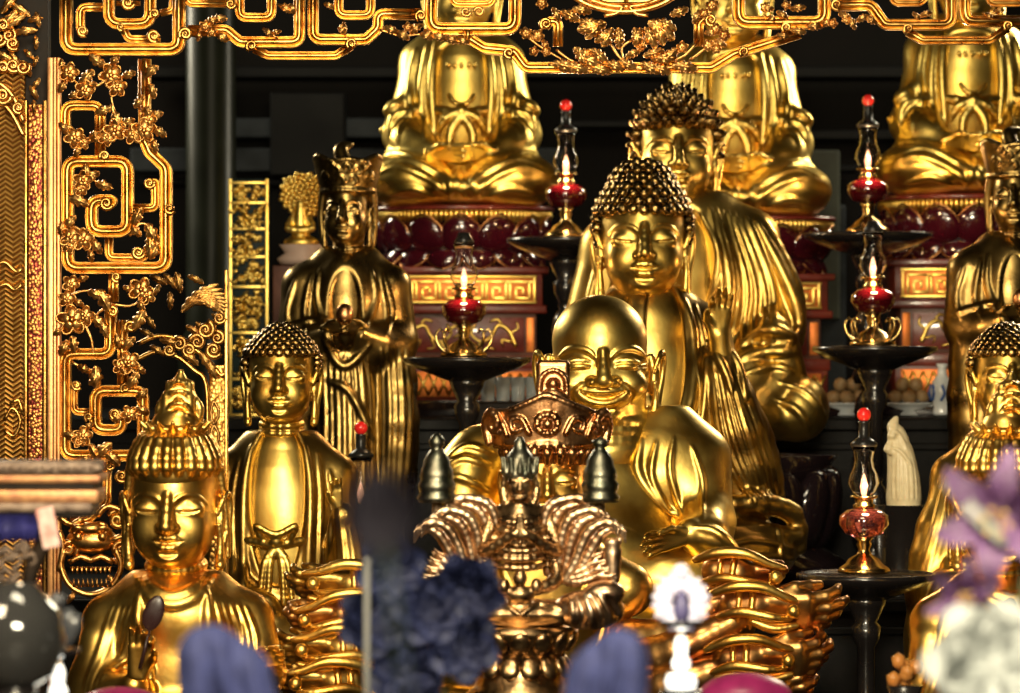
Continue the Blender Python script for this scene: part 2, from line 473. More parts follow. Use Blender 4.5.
# ------------------------------------------------------------------ heads
class Head:
    """Face in units: chin 0, hairline 1 (z up), x right, y away from the viewer."""
    def __init__(self, clay, u, v, U, d=0.0, yaw=0.0, pitch=0.0, wide=1.0):
        self.c = clay; self.u, self.v, self.U, self.d, self.w = u, v, U, d, wide
        cy, sy = math.cos(yaw), math.sin(yaw); cp, sp = math.cos(pitch), math.sin(pitch)
        Ry = np.array([[cy, -sy, 0], [sy, cy, 0], [0, 0, 1]])
        Rp = np.array([[1, 0, 0], [0, cp, -sp], [0, sp, cp]])     # pitch > 0 looks down
        self.R = Ry @ Rp

    def p(self, x, y, z):
        q = self.R @ np.array([x * self.w, y, z - .4]); q[2] += .4
        return (self.u + q[0] * self.U, self.d + q[1] * self.U, self.v - q[2] * self.U)

    def ell(self, c, r, k=0, sub=0):
        M3 = np.array(self.R); M3 = np.array([M3[0], M3[1], -M3[2]])   # v is down
        self.c.ell(self.p(*c), (r[0] * self.w * self.U, r[1] * self.U, r[2] * self.U), k * self.U, sub, rot=M3)

    def pair(self, c, r, k=0, sub=0):
        self.ell(c, r, k, sub); self.ell((-c[0], c[1], c[2]), r, k, sub)

    def path(self, pts, r, k=0, sub=0):
        rr = [x * self.U for x in r] if hasattr(r, '__len__') else r * self.U
        self.c.path([self.p(*q) for q in pts], rr, k * self.U, sub)

    def mpath(self, pts, r, k=0, sub=0):
        self.path(pts, r, k, sub); self.path([(-x, y, z) for x, y, z in pts], r, k, sub)

    def line(self, pts, r, k=.01, sub=0, sink=.4, taper=True):
        q = []
        for x, z in pts:
            P = self.p(x, -.45, z); q.append((P[0], P[2]))
        self.c.stroke(q, r * self.U, k * self.U, sub, sink, taper)

    def mline(self, pts, r, k=.01, sub=0, sink=.4, taper=True):
        self.line(pts, r, k, sub, sink, taper); self.line([(-x, z) for x, z in pts], r, k, sub, sink, taper)

    def ears(self, size=1.0, out=0.0, lobe=0.0):
        o = out
        for sx in (-1, 1):
            self.path([(sx * (.47 + o), .12, .66), (sx * (.50 + o), .10, .5), (sx * (.49 + o), .06, .30)], [.05, .055, .045], .03)
            rim = [(sx * (.49 + o), -.02, .52), (sx * (.54 + o), .0, .66), (sx * (.58 + o), .10, .72), (sx * (.60 + o), .17, .62),
                   (sx * (.58 + o), .17, .42), (sx * (.54 + o), .10, .22), (sx * (.52 + o), .04, .06 + lobe), (sx * (.50 + o), .0, -.04 + lobe)]
            self.path(rim, [.024, .028, .03, .032, .035, .04, .05, .055], .015)
            self.path([(sx * (.50 + o), -.03, .40), (sx * (.51 + o), .0, .24), (sx * (.50 + o), -.01, .04 + lobe)], [.028, .034, .045], .02)

    def neck(self, r=.29, top=.25, bot=-.45, rings=(-.10, -.20, -.30)):
        self.path([(0, .14, top), (0, .14, bot)], [r, r * 1.06], .05)
        for z in rings:
            pts = [(math.sin(a) * (r + .012), .14 - math.cos(a) * (r + .012), z - .03 * math.cos(a)) for a in np.linspace(-1.9, 1.9, 9)]
            self.path(pts, .045, .03)

def buddha_face(h):
    h.ell((0, .13, .80), (.49, .56, .50))
    h.ell((0, -.01, .46), (.465, .45, .52), .12)
    h.ell((0, -.06, .20), (.36, .36, .24), .12)
    h.pair((.23, -.24, .36), (.19, .18, .22), .10)
    h.ell((0, -.345, .10), (.14, .12, .10), .09)
    # sockets, lids
    h.pair((.235, -.515, .645), (.165, .115, .075), .05, 1)
    h.pair((.225, -.332, .610), (.16, .090, .095), .045)
    # nose
    h.path([(0, -.415, .77), (0, -.490, .63), (0, -.580, .450)], [.045, .054, .076], .03)
    h.path([(0, -.43, .64), (0, -.49, .44)], [.06, .095], .02)
    h.pair((.074, -.485, .420), (.055, .075, .048), .03)
    h.ell((0, -.575, .432), (.070, .06, .052), .03)
    # brows run down into the nose
    h.mline([(.050, .60), (.062, .67), (.11, .735), (.21, .768), (.33, .742), (.42, .665)], .022, .018, 0, .45)
    # mouth
    h.ell((0, -.39, .27), (.18, .09, .13), .07)
    h.line([(-.165, .280), (-.08, .313), (-.03, .320), (0, .308), (.03, .320), (.08, .313), (.165, .280)], .034, .014, 0, .35)
    h.line([(-.125, .235), (-.06, .212), (0, .206), (.06, .212), (.125, .235)], .042, .014, 0, .35)
    h.line([(-.185, .285), (-.09, .268), (0, .258), (.09, .268), (.185, .285)], .016, .008, 1, .1)
    h.line([(-.025, .40), (-.02, .33)], .010, .01, 1, 0); h.line([(.025, .40), (.02, .33)], .010, .01, 1, 0)
    h.line([(-.10, .148), (0, .135), (.10, .148)], .03, .03, 1, .5)
    # eyelids: cast-down eyes
    h.mline([(.095, .600), (.15, .588), (.23, .583), (.31, .592), (.365, .615)], .018, .005, 1, 0)

def buddha_head(u, v, U, h, Y, wide=1.0, yaw=0, pitch=0, rings=(-.10, -.20, -.30), neck=True, bot=-.45, extra=None, d=0.0, ears=True, face=buddha_face):
    c = Clay(u - .85 * U, u + .85 * U, d - .80 * U, d + .85 * U, v - 1.45 * U, v - (bot - .1) * U, h)
    H = Head(c, u, v, U, d, yaw, pitch, wide)
    face(H)
    if ears: H.ears()
    if neck: H.neck(rings=rings, bot=bot)
    if extra: extra(H)
    return c, H

def curls(H, s, u0, v0, name, r=.058, rows=9, spike=0.0, ushn=True, z0=.93, dome=(.54, .62, .60), cz=.78, low=.25, ush_r=.27, ush_z=1.42):
    """Snail-shell curls set in rows over the scalp; one mesh."""
    bm = bmesh.new()
    def put(x, y, z, nrm, rr):
        P = H.p(x, y, z)
        loc = Vector(((P[0] - u0) / s, P[1] / s, (v0 - P[2]) / s))
        n = H.R @ np.array([nrm[0], nrm[1], nrm[2]])
        R = orient(n)
        q = rr * H.U / s
        add_lathe(bm, [(q * 1.05, -q * .5), (q * 1.02, 0), (q * .92, q * (.38 + spike * .5)), (q * .68, q * (.60 + spike * .8)), (q * .60, q * (.60 + spike * 1.0)), (q * .30, q * (.80 + spike * 1.7)), (0, q * (.84 + spike * 1.9))], 10, loc, R)
    # scalp
    P = H.p(0, .13, cz)
    a = Vector(((P[0] - u0) / s, P[1] / s, (v0 - P[2]) / s)); q = H.U / s
    RR = Matrix([list(r) for r in H.R]).to_4x4()
    g = bmesh.ops.create_icosphere(bm, subdivisions=4, radius=1, matrix=Matrix.Translation(a) @ RR @ Matrix.Diagonal((dome[0] * q * H.w, dome[1] * q, dome[2] * q, 1)))
    inv = RR.inverted()
    kill = []
    for vv in g['verts']:
        l = inv @ (vv.co - a) / q
        zz = l.z + cz; yy = l.y + .13
        if zz < z0 - .06 and yy < .02: kill.append(vv)
        elif zz < low - .05: kill.append(vv)
    bmesh.ops.delete(bm, geom=kill, context='VERTS')
    if ushn:
        P = H.p(0, .18, ush_z - .14); b2 = Vector(((P[0] - u0) / s, P[1] / s, (v0 - P[2]) / s))
        add_ball(bm, b2, (ush_r * q, ush_r * q, ush_r * .9 * q), RR, 3)
    # curls on the dome, row by row
    el = math.asin(max(-1, min(1, (z0 - cz) / dome[2])))
    n_el = rows
    for i in range(-8, n_el):
        e = el + (math.pi / 2 - el) * (i + .35) / n_el
        ring = math.cos(e)
        if ring <= .05: continue
        cnt = max(4, int(2 * math.pi * ring * .58 / (r * 2.05)))
        for j in range(cnt):
            t = 2 * math.pi * (j + .5 * (i & 1)) / cnt
            x, y, z = dome[0] * ring * math.sin(t), .13 - dome[1] * ring * math.cos(t), cz + dome[2] * math.sin(e)
            if z < z0 + .02 and y < .03: continue
            if z < low: continue
            if y > .5: continue
            nn = np.array([x / dome[0] ** 2, (y - .13) / dome[1] ** 2, (z - cz) / dome[2] ** 2]); nn /= np.linalg.norm(nn)
            put(x, y, z, nn, r * (1 + .1 * math.sin(i * 3 + j * 7)))
    if ushn:
        for i in range(6):
            e = -.1 + 1.5 * i / 5.2; ring = math.cos(e)
            cnt = max(1, int(2 * math.pi * ring * ush_r / (r * 2.05)))
            for j in range(cnt):
                t = 2 * math.pi * (j + .5 * (i & 1)) / cnt
                nn = np.array([ring * math.sin(t), -ring * math.cos(t), math.sin(e)])
                z = ush_z - .14 + ush_r * .9 * nn[2]
                put(ush_r * nn[0], .18 + ush_r * nn[1], z, nn, r)
    me = bpy.data.meshes.new(name)
    bm.to_mesh(me); bm.free()
    me.polygons.foreach_set('use_smooth', [True] * len(me.polygons))
    return me
# ------------------------------------------------------------------ hands and cloth helpers
def unit(v):
    v = np.array(v, float); return v / np.linalg.norm(v)

def hand(c, w, a, b, L, curl=(.15, .2, .25, .3), spread=.10, thumb=(.55, .5), k=None, tsgn=1, fat=1.0):
    """Hand in clay: wrist w, a towards the fingertips, b towards the thumb side; fingers curl towards the palm normal."""
    a = unit(a); b = np.array(b, float); b = unit(b - a * (a @ b)); n = np.cross(a, b) * tsgn
    w = np.array(w, float); k = L * .035 if k is None else k
    offs = (.165, .055, -.055, -.155); lens = (.92, 1.0, .94, .76)
    for i in range(4):
        p = w + a * L * (.50 - .02 * abs(i - 1)) + b * L * offs[i]
        c.cone(w + b * L * offs[i] * .55, p, .085 * L * fat, .075 * L * fat, .07 * L)
        d = unit(a + b * spread * (1.2 - i) * .8); cu = curl[i]
        q = p; ang = cu * .6
        for j, (sl, r0, r1) in enumerate(((.22, .058, .053), (.15, .053, .047), (.11, .047, .036))):
            dd = d * math.cos(ang) + n * math.sin(ang)
            e = q + dd * L * sl * lens[i]
            c.cone(q, e, r0 * L * fat, r1 * L * fat, k)
            q = e; ang += cu
    t0 = w + a * L * .14 + b * L * .13
    d1 = unit(a * .75 + b * thumb[0] + n * .35); t1 = t0 + d1 * L * .24
    d2 = unit(a + b * (thumb[0] - .35) + n * thumb[1]); t2 = t1 + d2 * L * .17; t3 = t2 + unit(d2 + n * .2 - b * .1) * L * .12
    c.cone(t0, t1, .085 * L * fat, .062 * L * fat, .05 * L); c.cone(t1, t2, .060 * L * fat, .053 * L * fat, k); c.cone(t2, t3, .053 * L * fat, .040 * L * fat, k)

def fan(c, A, B, n, r, sub=0, k=None, sink=.35, jit=.0):
    """Pleats: n strokes between the lines A and B."""
    A = [np.array(p, float) for p in A]; B = [np.array(p, float) for p in B]
    for i in range(n):
        t = (i + .5) / n + jit * math.sin(i * 7.3)
        c.stroke([a + (b - a) * t for a, b in zip(A, B)], r * (1 + .2 * math.sin(i * 2.1)), k, sub, sink)

def strokes(c, r, *ls, sub=0, k=None, sink=.35):
    for l in ls: c.stroke(l, r, k, sub, sink)

# ------------------------------------------------------------------ the big standing-handed Buddha in the centre
def main_buddha():
    Y = 1.35; s = S(Y); u0, v0 = 650, 590
    root = thing('buddha_statue', 'gold curly haired Buddha with raised right hand directly behind the bald laughing statue', 'statue', at(u0, v0, Y))
    hc, H = buddha_head(643, 292, 85, .8, Y, bot=-.40)
    head = hc.mesh('h', s, u0, v0, 1)
    c = Clay(570, 760, -80, 60, 270, 560, 1.1)
    c.ell((652, 2, 400), (56, 40, 120)); c.cone((643, 14, 330), (645, 10, 345), 27, 34, 16)
    c.path([(605, 10, 335), (648, 6, 322), (692, 10, 335)], 20, 20)
    c.cone((722, -40, 385), (716, -52, 335), 13, 10, 5)
    hand(c, (716, -54, 336), (.02, -.10, -1), (-1, -.15, 0), 52, curl=(.75, .30, .22, .18), thumb=(.55, .9), tsgn=-1, fat=1.12)
    body = join_meshes('body', [head, c.mesh('t', s, u0, v0, 1)])
    link('body', body, M['gold'], root)
    link('hair', curls(H, s, u0, v0, 'hair', .068, 8, dome=(.57, .62, .64), ush_r=.40, ush_z=1.33), M['hair'], root)
    r = Clay(520, 830, -115, 90, 285, 600, 1.2)
    r.ell((650, 6, 400), (74, 50, 125))
    r.path([(596, 12, 335), (625, 16, 308), (672, 16, 308), (702, 12, 332)], [24, 20, 20, 26], 14)
    r.cone((702, 10, 332), (728, 0, 400), 26, 24, 12)
    r.path([(728, -2, 400), (722, -30, 385), (717, -44, 362)], [23, 19, 15], 10)
    r.path([(594, 10, 335), (576, 0, 410), (610, -40, 440)], [25, 26, 20], 12)
    r.cone((652, 0, 430), (672, -5, 560), 76, 92, 30)
    r.ell((690, -40, 550), (104, 62, 44), 20)
    # opening at the chest
    r.ell((664, -44, 338), (19, 48, 100), 6, 1)
    # hanging sleeve
    r.path([(718, -40, 368), (737, -38, 430), (752, -30, 500)], [17, 27, 20], 10)
    r.path([(703, -36, 372), (714, -40, 440), (742, -34, 505)], [10, 15, 12], 8)
    r.path([(730, -20, 380), (758, -16, 440), (774, -18, 495)], [12, 14, 10], 8)
    r.path([(700, -70, 510), (745, -62, 500), (790, -40, 512), (796, -36, 545)], [8, 9, 9, 8], 6)
    r.path([(700, -74, 545), (742, -68, 528), (792, -48, 534)], [8, 8, 7], 6)
    fan(r, [(704, 362), (712, 430), (744, 500)], [(734, 362), (760, 430), (778, 490)], 8, 3.2)
    fan(r, [(707, 370), (716, 440), (744, 503)], [(733, 370), (756, 430), (774, 492)], 7, 1.4, 1)
    strokes(r, 3.2, [(706, 340), (722, 372), (728, 392)], [(712, 330), (736, 366), (742, 400)], [(698, 352), (702, 400), (698, 470)], [(690, 440), (702, 490), (735, 515)])
    strokes(r, 4.5, [(684, 300), (692, 340), (688, 400), (668, 440)], [(628, 300), (622, 345), (632, 400), (650, 440)])
    strokes(r, 2.6, [(695, 305), (703, 350), (700, 410), (688, 450)], [(660, 445), (684, 490), (726, 522)], [(640, 450), (664, 510), (715, 540)])
    strokes(r, 2.6, [(706, 548), (745, 536), (788, 545)], [(712, 562), (750, 552), (790, 556)], [(752, 505), (772, 520), (776, 560)])
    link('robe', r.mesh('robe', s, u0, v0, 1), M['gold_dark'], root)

# ------------------------------------------------------------------ tall seated Buddha with spiky curls behind it
def spiky_buddha():
    Y = 2.1; s = S(Y); u0, v0 = 680, 452
    root = thing('buddha_statue', 'taller gold Buddha with pointed spiky curls seated on a dark base, partly hidden behind others', 'statue', at(u0, v0, Y))
    hc, H = buddha_head(677, 198, 76, .8, Y, bot=-.5)
    head = hc.mesh('h', s, u0, v0, 1)
    c = Clay(590, 770, -60, 60, 195, 400, 1.3)
    c.ell((680, 4, 300), (60, 40, 110)); c.cone((677, 12, 226), (678, 8, 242), 26, 33, 14)
    hand(c, (690, -84, 418), (-1, -.1, .1), (0, -.5, -1), 46, curl=(.25, .25, .25, .3), tsgn=1)
    link('body', join_meshes('body', [head, c.mesh('t', s, u0, v0, 1)]), M['gold'], root)
    link('hair', curls(H, s, u0, v0, 'hair', .072, 6, spike=.5, ush_r=.26, ush_z=1.34), M['hair'], root)
    r = Clay(530, 840, -130, 80, 190, 470, 1.25)
    r.ell((682, 6, 310), (84, 52, 128))
    r.path([(612, 12, 248), (650, 14, 216), (712, 14, 212), (748, 12, 240)], [28, 22, 22, 30], 14)
    r.cone((748, 10, 240), (768, -4, 330), 30, 30, 14)
    r.cone((612, 10, 248), (592, -4, 330), 30, 30, 14)
    r.path([(766, -6, 338), (744, -50, 378), (706, -76, 412)], [29, 24, 15], 12)
    r.path([(594, -6, 338), (616, -50, 378), (650, -76, 412)], [29, 24, 15], 12)
    r.ell((682, -34, 418), (118, 70, 34), 16)
    r.ell((795, -40, 408), (31, 38, 33), 10); r.ell((572, -40, 408), (31, 38, 33), 10)
    r.path([(770, -50, 330), (782, -44, 370), (760, -66, 398)], [16, 18, 10], 8)
    r.ell((684, -50, 268), (30, 40, 80), 6, 1)
    r.path([(760, -10, 225), (790, -14, 290), (795, -12, 340)], [8, 10, 8], 8)
    fan(r, [(706, 208), (716, 280), (706, 350)], [(748, 218), (775, 290), (772, 345)], 7, 3.4)
    fan(r, [(708, 212), (719, 280), (706, 345)], [(745, 222), (770, 290), (766, 345)], 6, 1.5, 1)
    strokes(r, 4.5, [(755, 222), (786, 285), (797, 325), (780, 348)], [(738, 345), (765, 330), (796, 340)], [(730, 362), (760, 352), (792, 352)])
    strokes(r, 3, [(742, 372), (772, 366), (788, 372)], [(620, 212), (600, 260), (584, 320)], [(635, 215), (618, 270), (604, 330)], [(700, 215), (716, 260), (700, 330)])
    strokes(r, 3, [(775, 382), (800, 392), (820, 415)], [(768, 398), (792, 410), (806, 436)], [(600, 425), (660, 412), (720, 430)], [(640, 440), (700, 428), (770, 440)])
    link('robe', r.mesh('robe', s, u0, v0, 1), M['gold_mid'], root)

# ------------------------------------------------------------------ three large Buddhas on lotus thrones at the back
def rear_buddhas():
    Y = 3.2; s = S(Y); u0, v0 = 462, 206
    root = thing('seated_buddha_statue', None, 'statue', at(u0, v0, Y), 'large Buddhas on lotus thrones in the back row')
    hc, H = buddha_head(462, 30, 66, 1.3, Y, bot=-.45)
    head = hc.mesh('h', s, u0, v0, 1)
    c = Clay(400, 525, -100, 60, 20, 190, 1.2)
    c.ell((462, 4, 110), (50, 36, 80)); c.cone((462, 10, 36), (462, 8, 60), 24, 30, 14)
    hand(c, (494, -66, 157), (-1, -.12, -.05), (0, -.5, -1), 40, curl=(.2, .2, .2, .2), tsgn=1, k=2.5, fat=1.15)
    hand(c, (430, -72, 158), (1, -.12, -.05), (0, -.5, -1), 40, curl=(.2, .2, .2, .2), tsgn=-1, k=2.5, fat=1.15)
    link('body', join_meshes('body', [head, c.mesh('t', s, u0, v0, 1)]), M['gold_rear'], root)
    link('hair', curls(H, s, u0, v0, 'hair', .07, 6), M['hair'], root)
    r = Clay(350, 574, -120, 75, 20, 216, 1.25)
    r.ell((462, 6, 118), (60, 46, 96))
    r.path([(420, 10, 62), (440, 14, 44), (484, 14, 44), (504, 10, 62)], [20, 17, 17, 20], 12)
    for m in (-1, 1):
        def q(u): return 462 + m * u
        r.cone((q(37), 8, 62), (q(54), -8, 134), 21, 23, 12)
        r.path([(q(56), -10, 136), (q(46), -42, 148), (q(28), -62, 155)], [22, 17, 10], 10)
        r.path([(q(54), -22, 100), (q(66), -24, 112), (q(66), -24, 130)], [7, 10, 9], 4); r.path([(q(46), -30, 112), (q(58), -30, 124), (q(60), -30, 142)], [5, 7, 6], 3)
        r.path([(q(58), -30, 148), (q(66), -30, 158), (q(48), -56, 162)], [8, 9, 7], 6)
        r.ell((q(46), -44, 181), (48, 52, 27), 8)
        r.ell((q(66), -34, 184), (27, 40, 24), 8)
    r.ell((462, -40, 190), (86, 62, 18), 8)
    r.box((462, -54, 96), (24, 38, 52), 12, 5, 1)
    for m in (-1, 1):
        def q(u): return 462 + m * u
        strokes(r, 3.2, [(q(26), 44), (q(30), 90), (q(26), 142)], [(q(34), 46), (q(40), 95), (q(36), 142)], [(q(46), 50), (q(52), 90), (q(50), 120)])
        strokes(r, 3.0, [(q(60), 104), (q(74), 112), (q(80), 134)], [(q(54), 112), (q(68), 120), (q(72), 140)], [(q(50), 122), (q(60), 130), (q(62), 146)])
        strokes(r, 2.8, [(q(80), 170), (q(54), 164), (q(26), 176), (q(4), 194)], [(q(84), 178), (q(60), 172), (q(30), 184), (q(8), 202)], [(q(72), 198), (q(48), 192), (q(26), 200)], [(q(78), 160), (q(64), 156), (q(44), 162)])
    strokes(r, 3.0, [(462, 168), (458, 184), (466, 202)], [(440, 172), (452, 186), (450, 203)], [(482, 172), (474, 186), (480, 203)])
    link('robe', r.mesh('robe', s, u0, v0, 1), M['gold_rear'], root)
    # knotted sash and breast ornament
    o = Clay(425, 500, -75, 0, 60, 165, 1.0)
    o.path([(437, -33, 112), (462, -42, 116), (487, -33, 112)], 5, 3)
    o.path([(450, -38, 98), (456, -41, 106), (468, -41, 106), (474, -38, 98)], 2.4, 1); o.path([(462, -44, 114), (446, -44, 121), (440, -40, 132)], [4, 4, 3], 2); o.path([(462, -44, 114), (478, -44, 121), (484, -40, 132)], [4, 4, 3], 2)
    o.ell((462, -44, 114), (6, 5, 6), 2)
    o.path([(462, -44, 118), (452, -46, 132), (450, -48, 148)], [4, 4.5, 3], 2); o.path([(462, -44, 118), (472, -46, 132), (474, -48, 148)], [4, 4.5, 3], 2)
    for x in (449, 455, 462, 469, 475): o.ell((x, -34, 67 + .03 * (14 - abs(x - 462))), (2.6, 2.2, 3), 1)
    link('sash', o.mesh('sash', s, u0, v0, 1), M['gold_rear'], root)
    lab = ['large gold seated Buddha on the lotus throne above the left key fret pedestal',
           'large gold seated Buddha on a lotus throne right behind the spiky haired Buddha',
           'large gold seated Buddha on the lotus throne at the upper right']
    root['label'] = lab[0]
    for (u, v, sc), l in zip(((733, 216, 1.0), (968, 195, 1.0)), lab[1:]):
        r2 = copy_tree(root); r2.location = at(u, v, Y); r2['label'] = l

# ------------------------------------------------------------------ Buddha at the left, middle row
def middle_buddha(u, v, label, sash=True, Y=.5):
    s = S(Y); u0, v0 = 281, 690
    root = thing('buddha_statue', label, 'statue', at(u, v, Y), 'curly haired Buddhas of the middle row')
    hc, H = buddha_head(281, 420, 71, .75, Y, wide=.93, bot=-.62, rings=(-.06, -.16, -.27, -.38))
    head = hc.mesh('h', s, u0, v0, 1)
    c = Clay(215, 345, -75, 50, 420, 640, 1.2)
    c.ell((281, 4, 540), (54, 38, 110)); c.cone((281, 10, 452), (281, 8, 470), 25, 32, 12)
    hand(c, (345, -60, 508), (-.1, -.2, -1), (-1, 0, .2), 40, curl=(.5, .4, .3, .3), tsgn=-1)
    link('body', join_meshes('body', [head, c.mesh('t', s, u0, v0, 1)]), M['gold'], root)
    link('hair', curls(H, s, u0, v0, 'hair', .066, 8, dome=(.57, .60, .50), ush_r=.36, ush_z=1.16), M['hair'], root)
    r = Clay(150, 400, -110, 70, 430, 700, 1.4)
    r.ell((281, 6, 545), (64, 48, 125))
    r.path([(226, 10, 474), (256, 14, 447), (306, 14, 447), (336, 10, 474)], [20, 15, 15, 20], 12)
    r.cone((334, 8, 484), (344, -4, 560), 20, 22, 12); r.cone((228, 8, 484), (222, -4, 560), 20, 22, 12)
    r.path([(344, -6, 560), (348, -44, 535), (346, -56, 512)], [20, 16, 12], 8)
    r.path([(222, -6, 560), (240, -40, 590), (270, -55, 600)], [20, 17, 12], 8)
    if not sash:      # broad hanging sleeve on the outer side
        r.path([(230, 8, 480), (214, -6, 530), (204, -18, 590), (204, -22, 670)], [20, 24, 26, 24], 10)
        r.path([(212, -36, 580), (232, -50, 566), (252, -52, 572)], [10, 12, 8], 6)
    r.path([(346, -50, 520), (352, -48, 580), (350, -40, 640)], [12, 20, 16], 8)
    r.ell((281, -20, 650), (100, 60, 46), 20)
    r.ell((279, -40, 480), (28, 46, 104), 6, 1)
    strokes(r, 4, [(252, 446), (246, 490), (246, 560), (250, 620)], [(306, 446), (312, 490), (310, 560), (306, 620)])
    strokes(r, 2.6, [(318, 452), (322, 500), (320, 580)], [(330, 470), (334, 510), (330, 570)], [(240, 458), (234, 500), (236, 570)], [(228, 470), (222, 520), (226, 580)])
    fan(r, [(336, 500), (340, 560), (338, 630)], [(356, 510), (366, 570), (362, 630)], 5, 2.6)
    if not sash:
        fan(r, [(222, 462), (204, 520), (186, 590), (188, 660)], [(246, 466), (236, 520), (222, 560), (216, 580)], 6, 3.2)
        strokes(r, 3.4, [(190, 600), (206, 572), (236, 566)], [(194, 620), (212, 590), (240, 580)], [(192, 650), (206, 610), (214, 590)])
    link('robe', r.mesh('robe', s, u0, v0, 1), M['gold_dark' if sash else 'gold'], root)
    if sash:
        o = Clay(240, 320, -80, 0, 510, 620, 1.0)
        o.path([(248, -34, 538), (278, -46, 542), (308, -34, 538)], 4, 3)
        o.path([(266, -44, 538), (260, -50, 524), (279, -52, 532), (298, -50, 524), (292, -44, 538)], 3.4, 2)
        o.ell((279, -48, 538), (7, 6, 7), 2)
        for du in (-16, -8, 8, 16): o.path([(279, -46, 544), (279 + du * .7, -48, 560), (279 + du, -48, 600)], [3, 3.4, 3], 2)
        link('sash', o.mesh('sash', s, u0, v0, 1), M['gold'], root)

# ------------------------------------------------------------------ robed bodhisattvas standing left and right
def crown_flat(c, u, v, w0, w1, hgt, d=0):
    """Flaring crown wall with scroll relief; v = band line."""
    top = []
    for i in range(72):
        a = 2 * math.pi * i / 72
        f = .86 + .14 * abs(math.sin(a)) + .06 * math.cos(6 * a)
        c.cone((u + w0 * math.sin(a), d - w0 * .9 * math.cos(a), v), (u + (w0 + (w1 - w0) * f) * math.sin(a), d - (w0 + (w1 - w0) * f) * .9 * math.cos(a), v - hgt * f), 3.2, 2.4, 2)
        top.append((u + (w0 + (w1 - w0) * f) * math.sin(a), d - (w0 + (w1 - w0) * f) * .9 * math.cos(a), v - hgt * f))
    c.path(top[::3] + top[:1], 2.6, 1)

def standing_bodhisattva():
    Y = 1.8; s = S(Y); u0, v0 = 348, 545
    root = thing('bodhisattva_statue', 'dark bronze standing bodhisattva in tall flared crown holding a jewel, behind the left Buddha', 'statue', at(u0, v0, Y), 'crowned standing bodhisattvas')
    hc, H = buddha_head(347, 243, 53, .65, Y, yaw=-.16, bot=-.6, wide=.86)
    head = hc.mesh('h', s, u0, v0, 1)
    c = Clay(300, 400, -80, 50, 240, 380, 1.1)
    c.ell((345, 4, 310), (36, 28, 62)); c.cone((346, 9, 262), (346, 6, 274), 17, 24, 8)
    hand(c, (368, -46, 330), (-1, -.2, -.25), (0, -.4, -1), 30, curl=(.4, .4, .4, .4), tsgn=1, fat=1.1)
    hand(c, (326, -46, 330), (1, -.2, -.25), (0, -.4, -1), 30, curl=(.4, .4, .4, .4), tsgn=-1, fat=1.1)
    link('body', join_meshes('body', [head, c.mesh('t', s, u0, v0, 1)]), M['bronze'], root)
    j = bmesh.new(); add_ball(j, ((347 - u0) / s, -54 / s, (v0 - 315) / s), (9 / s, 6 / s, 11 / s), sub=3)
    bm_obj('jewel', j, M['copper'], root)
    k = Clay(300, 395, -50, 55, 140, 250, .9)
    crown_flat(k, 348, 190, 24, 33, 32)
    k.ell((348, 6, 188), (25, 25, 22), 3)
    k.path([(348 + 25.5 * math.sin(a), -25.5 * math.cos(a) * .95, 191) for a in np.linspace(-2.2, 2.2, 13)], 2.6, 1)
    k.path([(345, -12, 166), (341, -4, 150), (352, 2, 144)], [7, 6, 2], 3)
    for x, z in ((-22, 12), (-11, 18), (0, 20), (11, 18), (22, 12), (-17, 24), (17, 24), (-6, 8), (6, 8)):
        k.stroke([(348 + x - 4, 190 - z), (348 + x, 190 - z - 5), (348 + x + 4, 190 - z), (348 + x, 190 - z + 4)], 1.8, 1)
    for m in (-1, 1):
        k.path([(348 + m * 24, 0, 190), (348 + m * 27, 4, 215), (348 + m * 25, 6, 245)], [4, 3, 2.4], 2)
    link('crown', k.mesh('crown', s, u0, v0, 1), M['bronze'], root)
    r = Clay(255, 440, -90, 60, 245, 550, 1.35)
    r.ell((346, 6, 320), (44, 36, 75))
    r.path([(306, 10, 285), (328, 12, 262), (366, 12, 262), (388, 10, 285)], [22, 14, 14, 20], 10)
    r.cone((304, 8, 288), (300, 0, 340), 22, 24, 10); r.cone((390, 8, 288), (396, 0, 340), 20, 22, 10)
    r.path([(300, -4, 342), (316, -30, 345), (332, -44, 336)], [20, 14, 10], 8); r.path([(396, -4, 342), (382, -30, 345), (364, -44, 336)], [20, 14, 10], 8)
    r.cone((346, 2, 360), (346, 2, 540), 48, 58, 20)
    r.path([(396, -12, 345), (396, -18, 420), (394, -14, 500)], [17, 22, 20], 10)
    r.path([(302, -10, 345), (300, -14, 410), (302, -10, 490)], [17, 20, 18], 10)
    r.ell((346, -40, 300), (19, 24, 52), 4, 1)
    fan(r, [(316, 356), (318, 420), (316, 520)], [(372, 356), (376, 420), (378, 520)], 9, 2.8)
    fan(r, [(380, 350), (382, 420), (380, 500)], [(410, 346), (414, 420), (408, 500)], 5, 3)
    strokes(r, 2.6, [(320, 270), (318, 300), (330, 340)], [(372, 270), (376, 300), (362, 340)], [(312, 275), (306, 310), (310, 335)], [(384, 275), (392, 310), (388, 335)], [(296, 280), (288, 310), (290, 335)])
    strokes(r, 3, [(334, 330), (346, 352), (362, 330)], [(326, 340), (346, 366), (372, 345)], [(330, 380), (352, 392), (376, 440)], [(284, 330), (310, 322), (326, 318)])
    link('robe', r.mesh('robe', s, u0, v0, 1), M['bronze'], root)
    r2 = copy_tree(root); r2.location = at(1015, 530, Y)
    r2['label'] = 'dark bronze crowned standing bodhisattva behind the curly haired Buddha at the right edge'
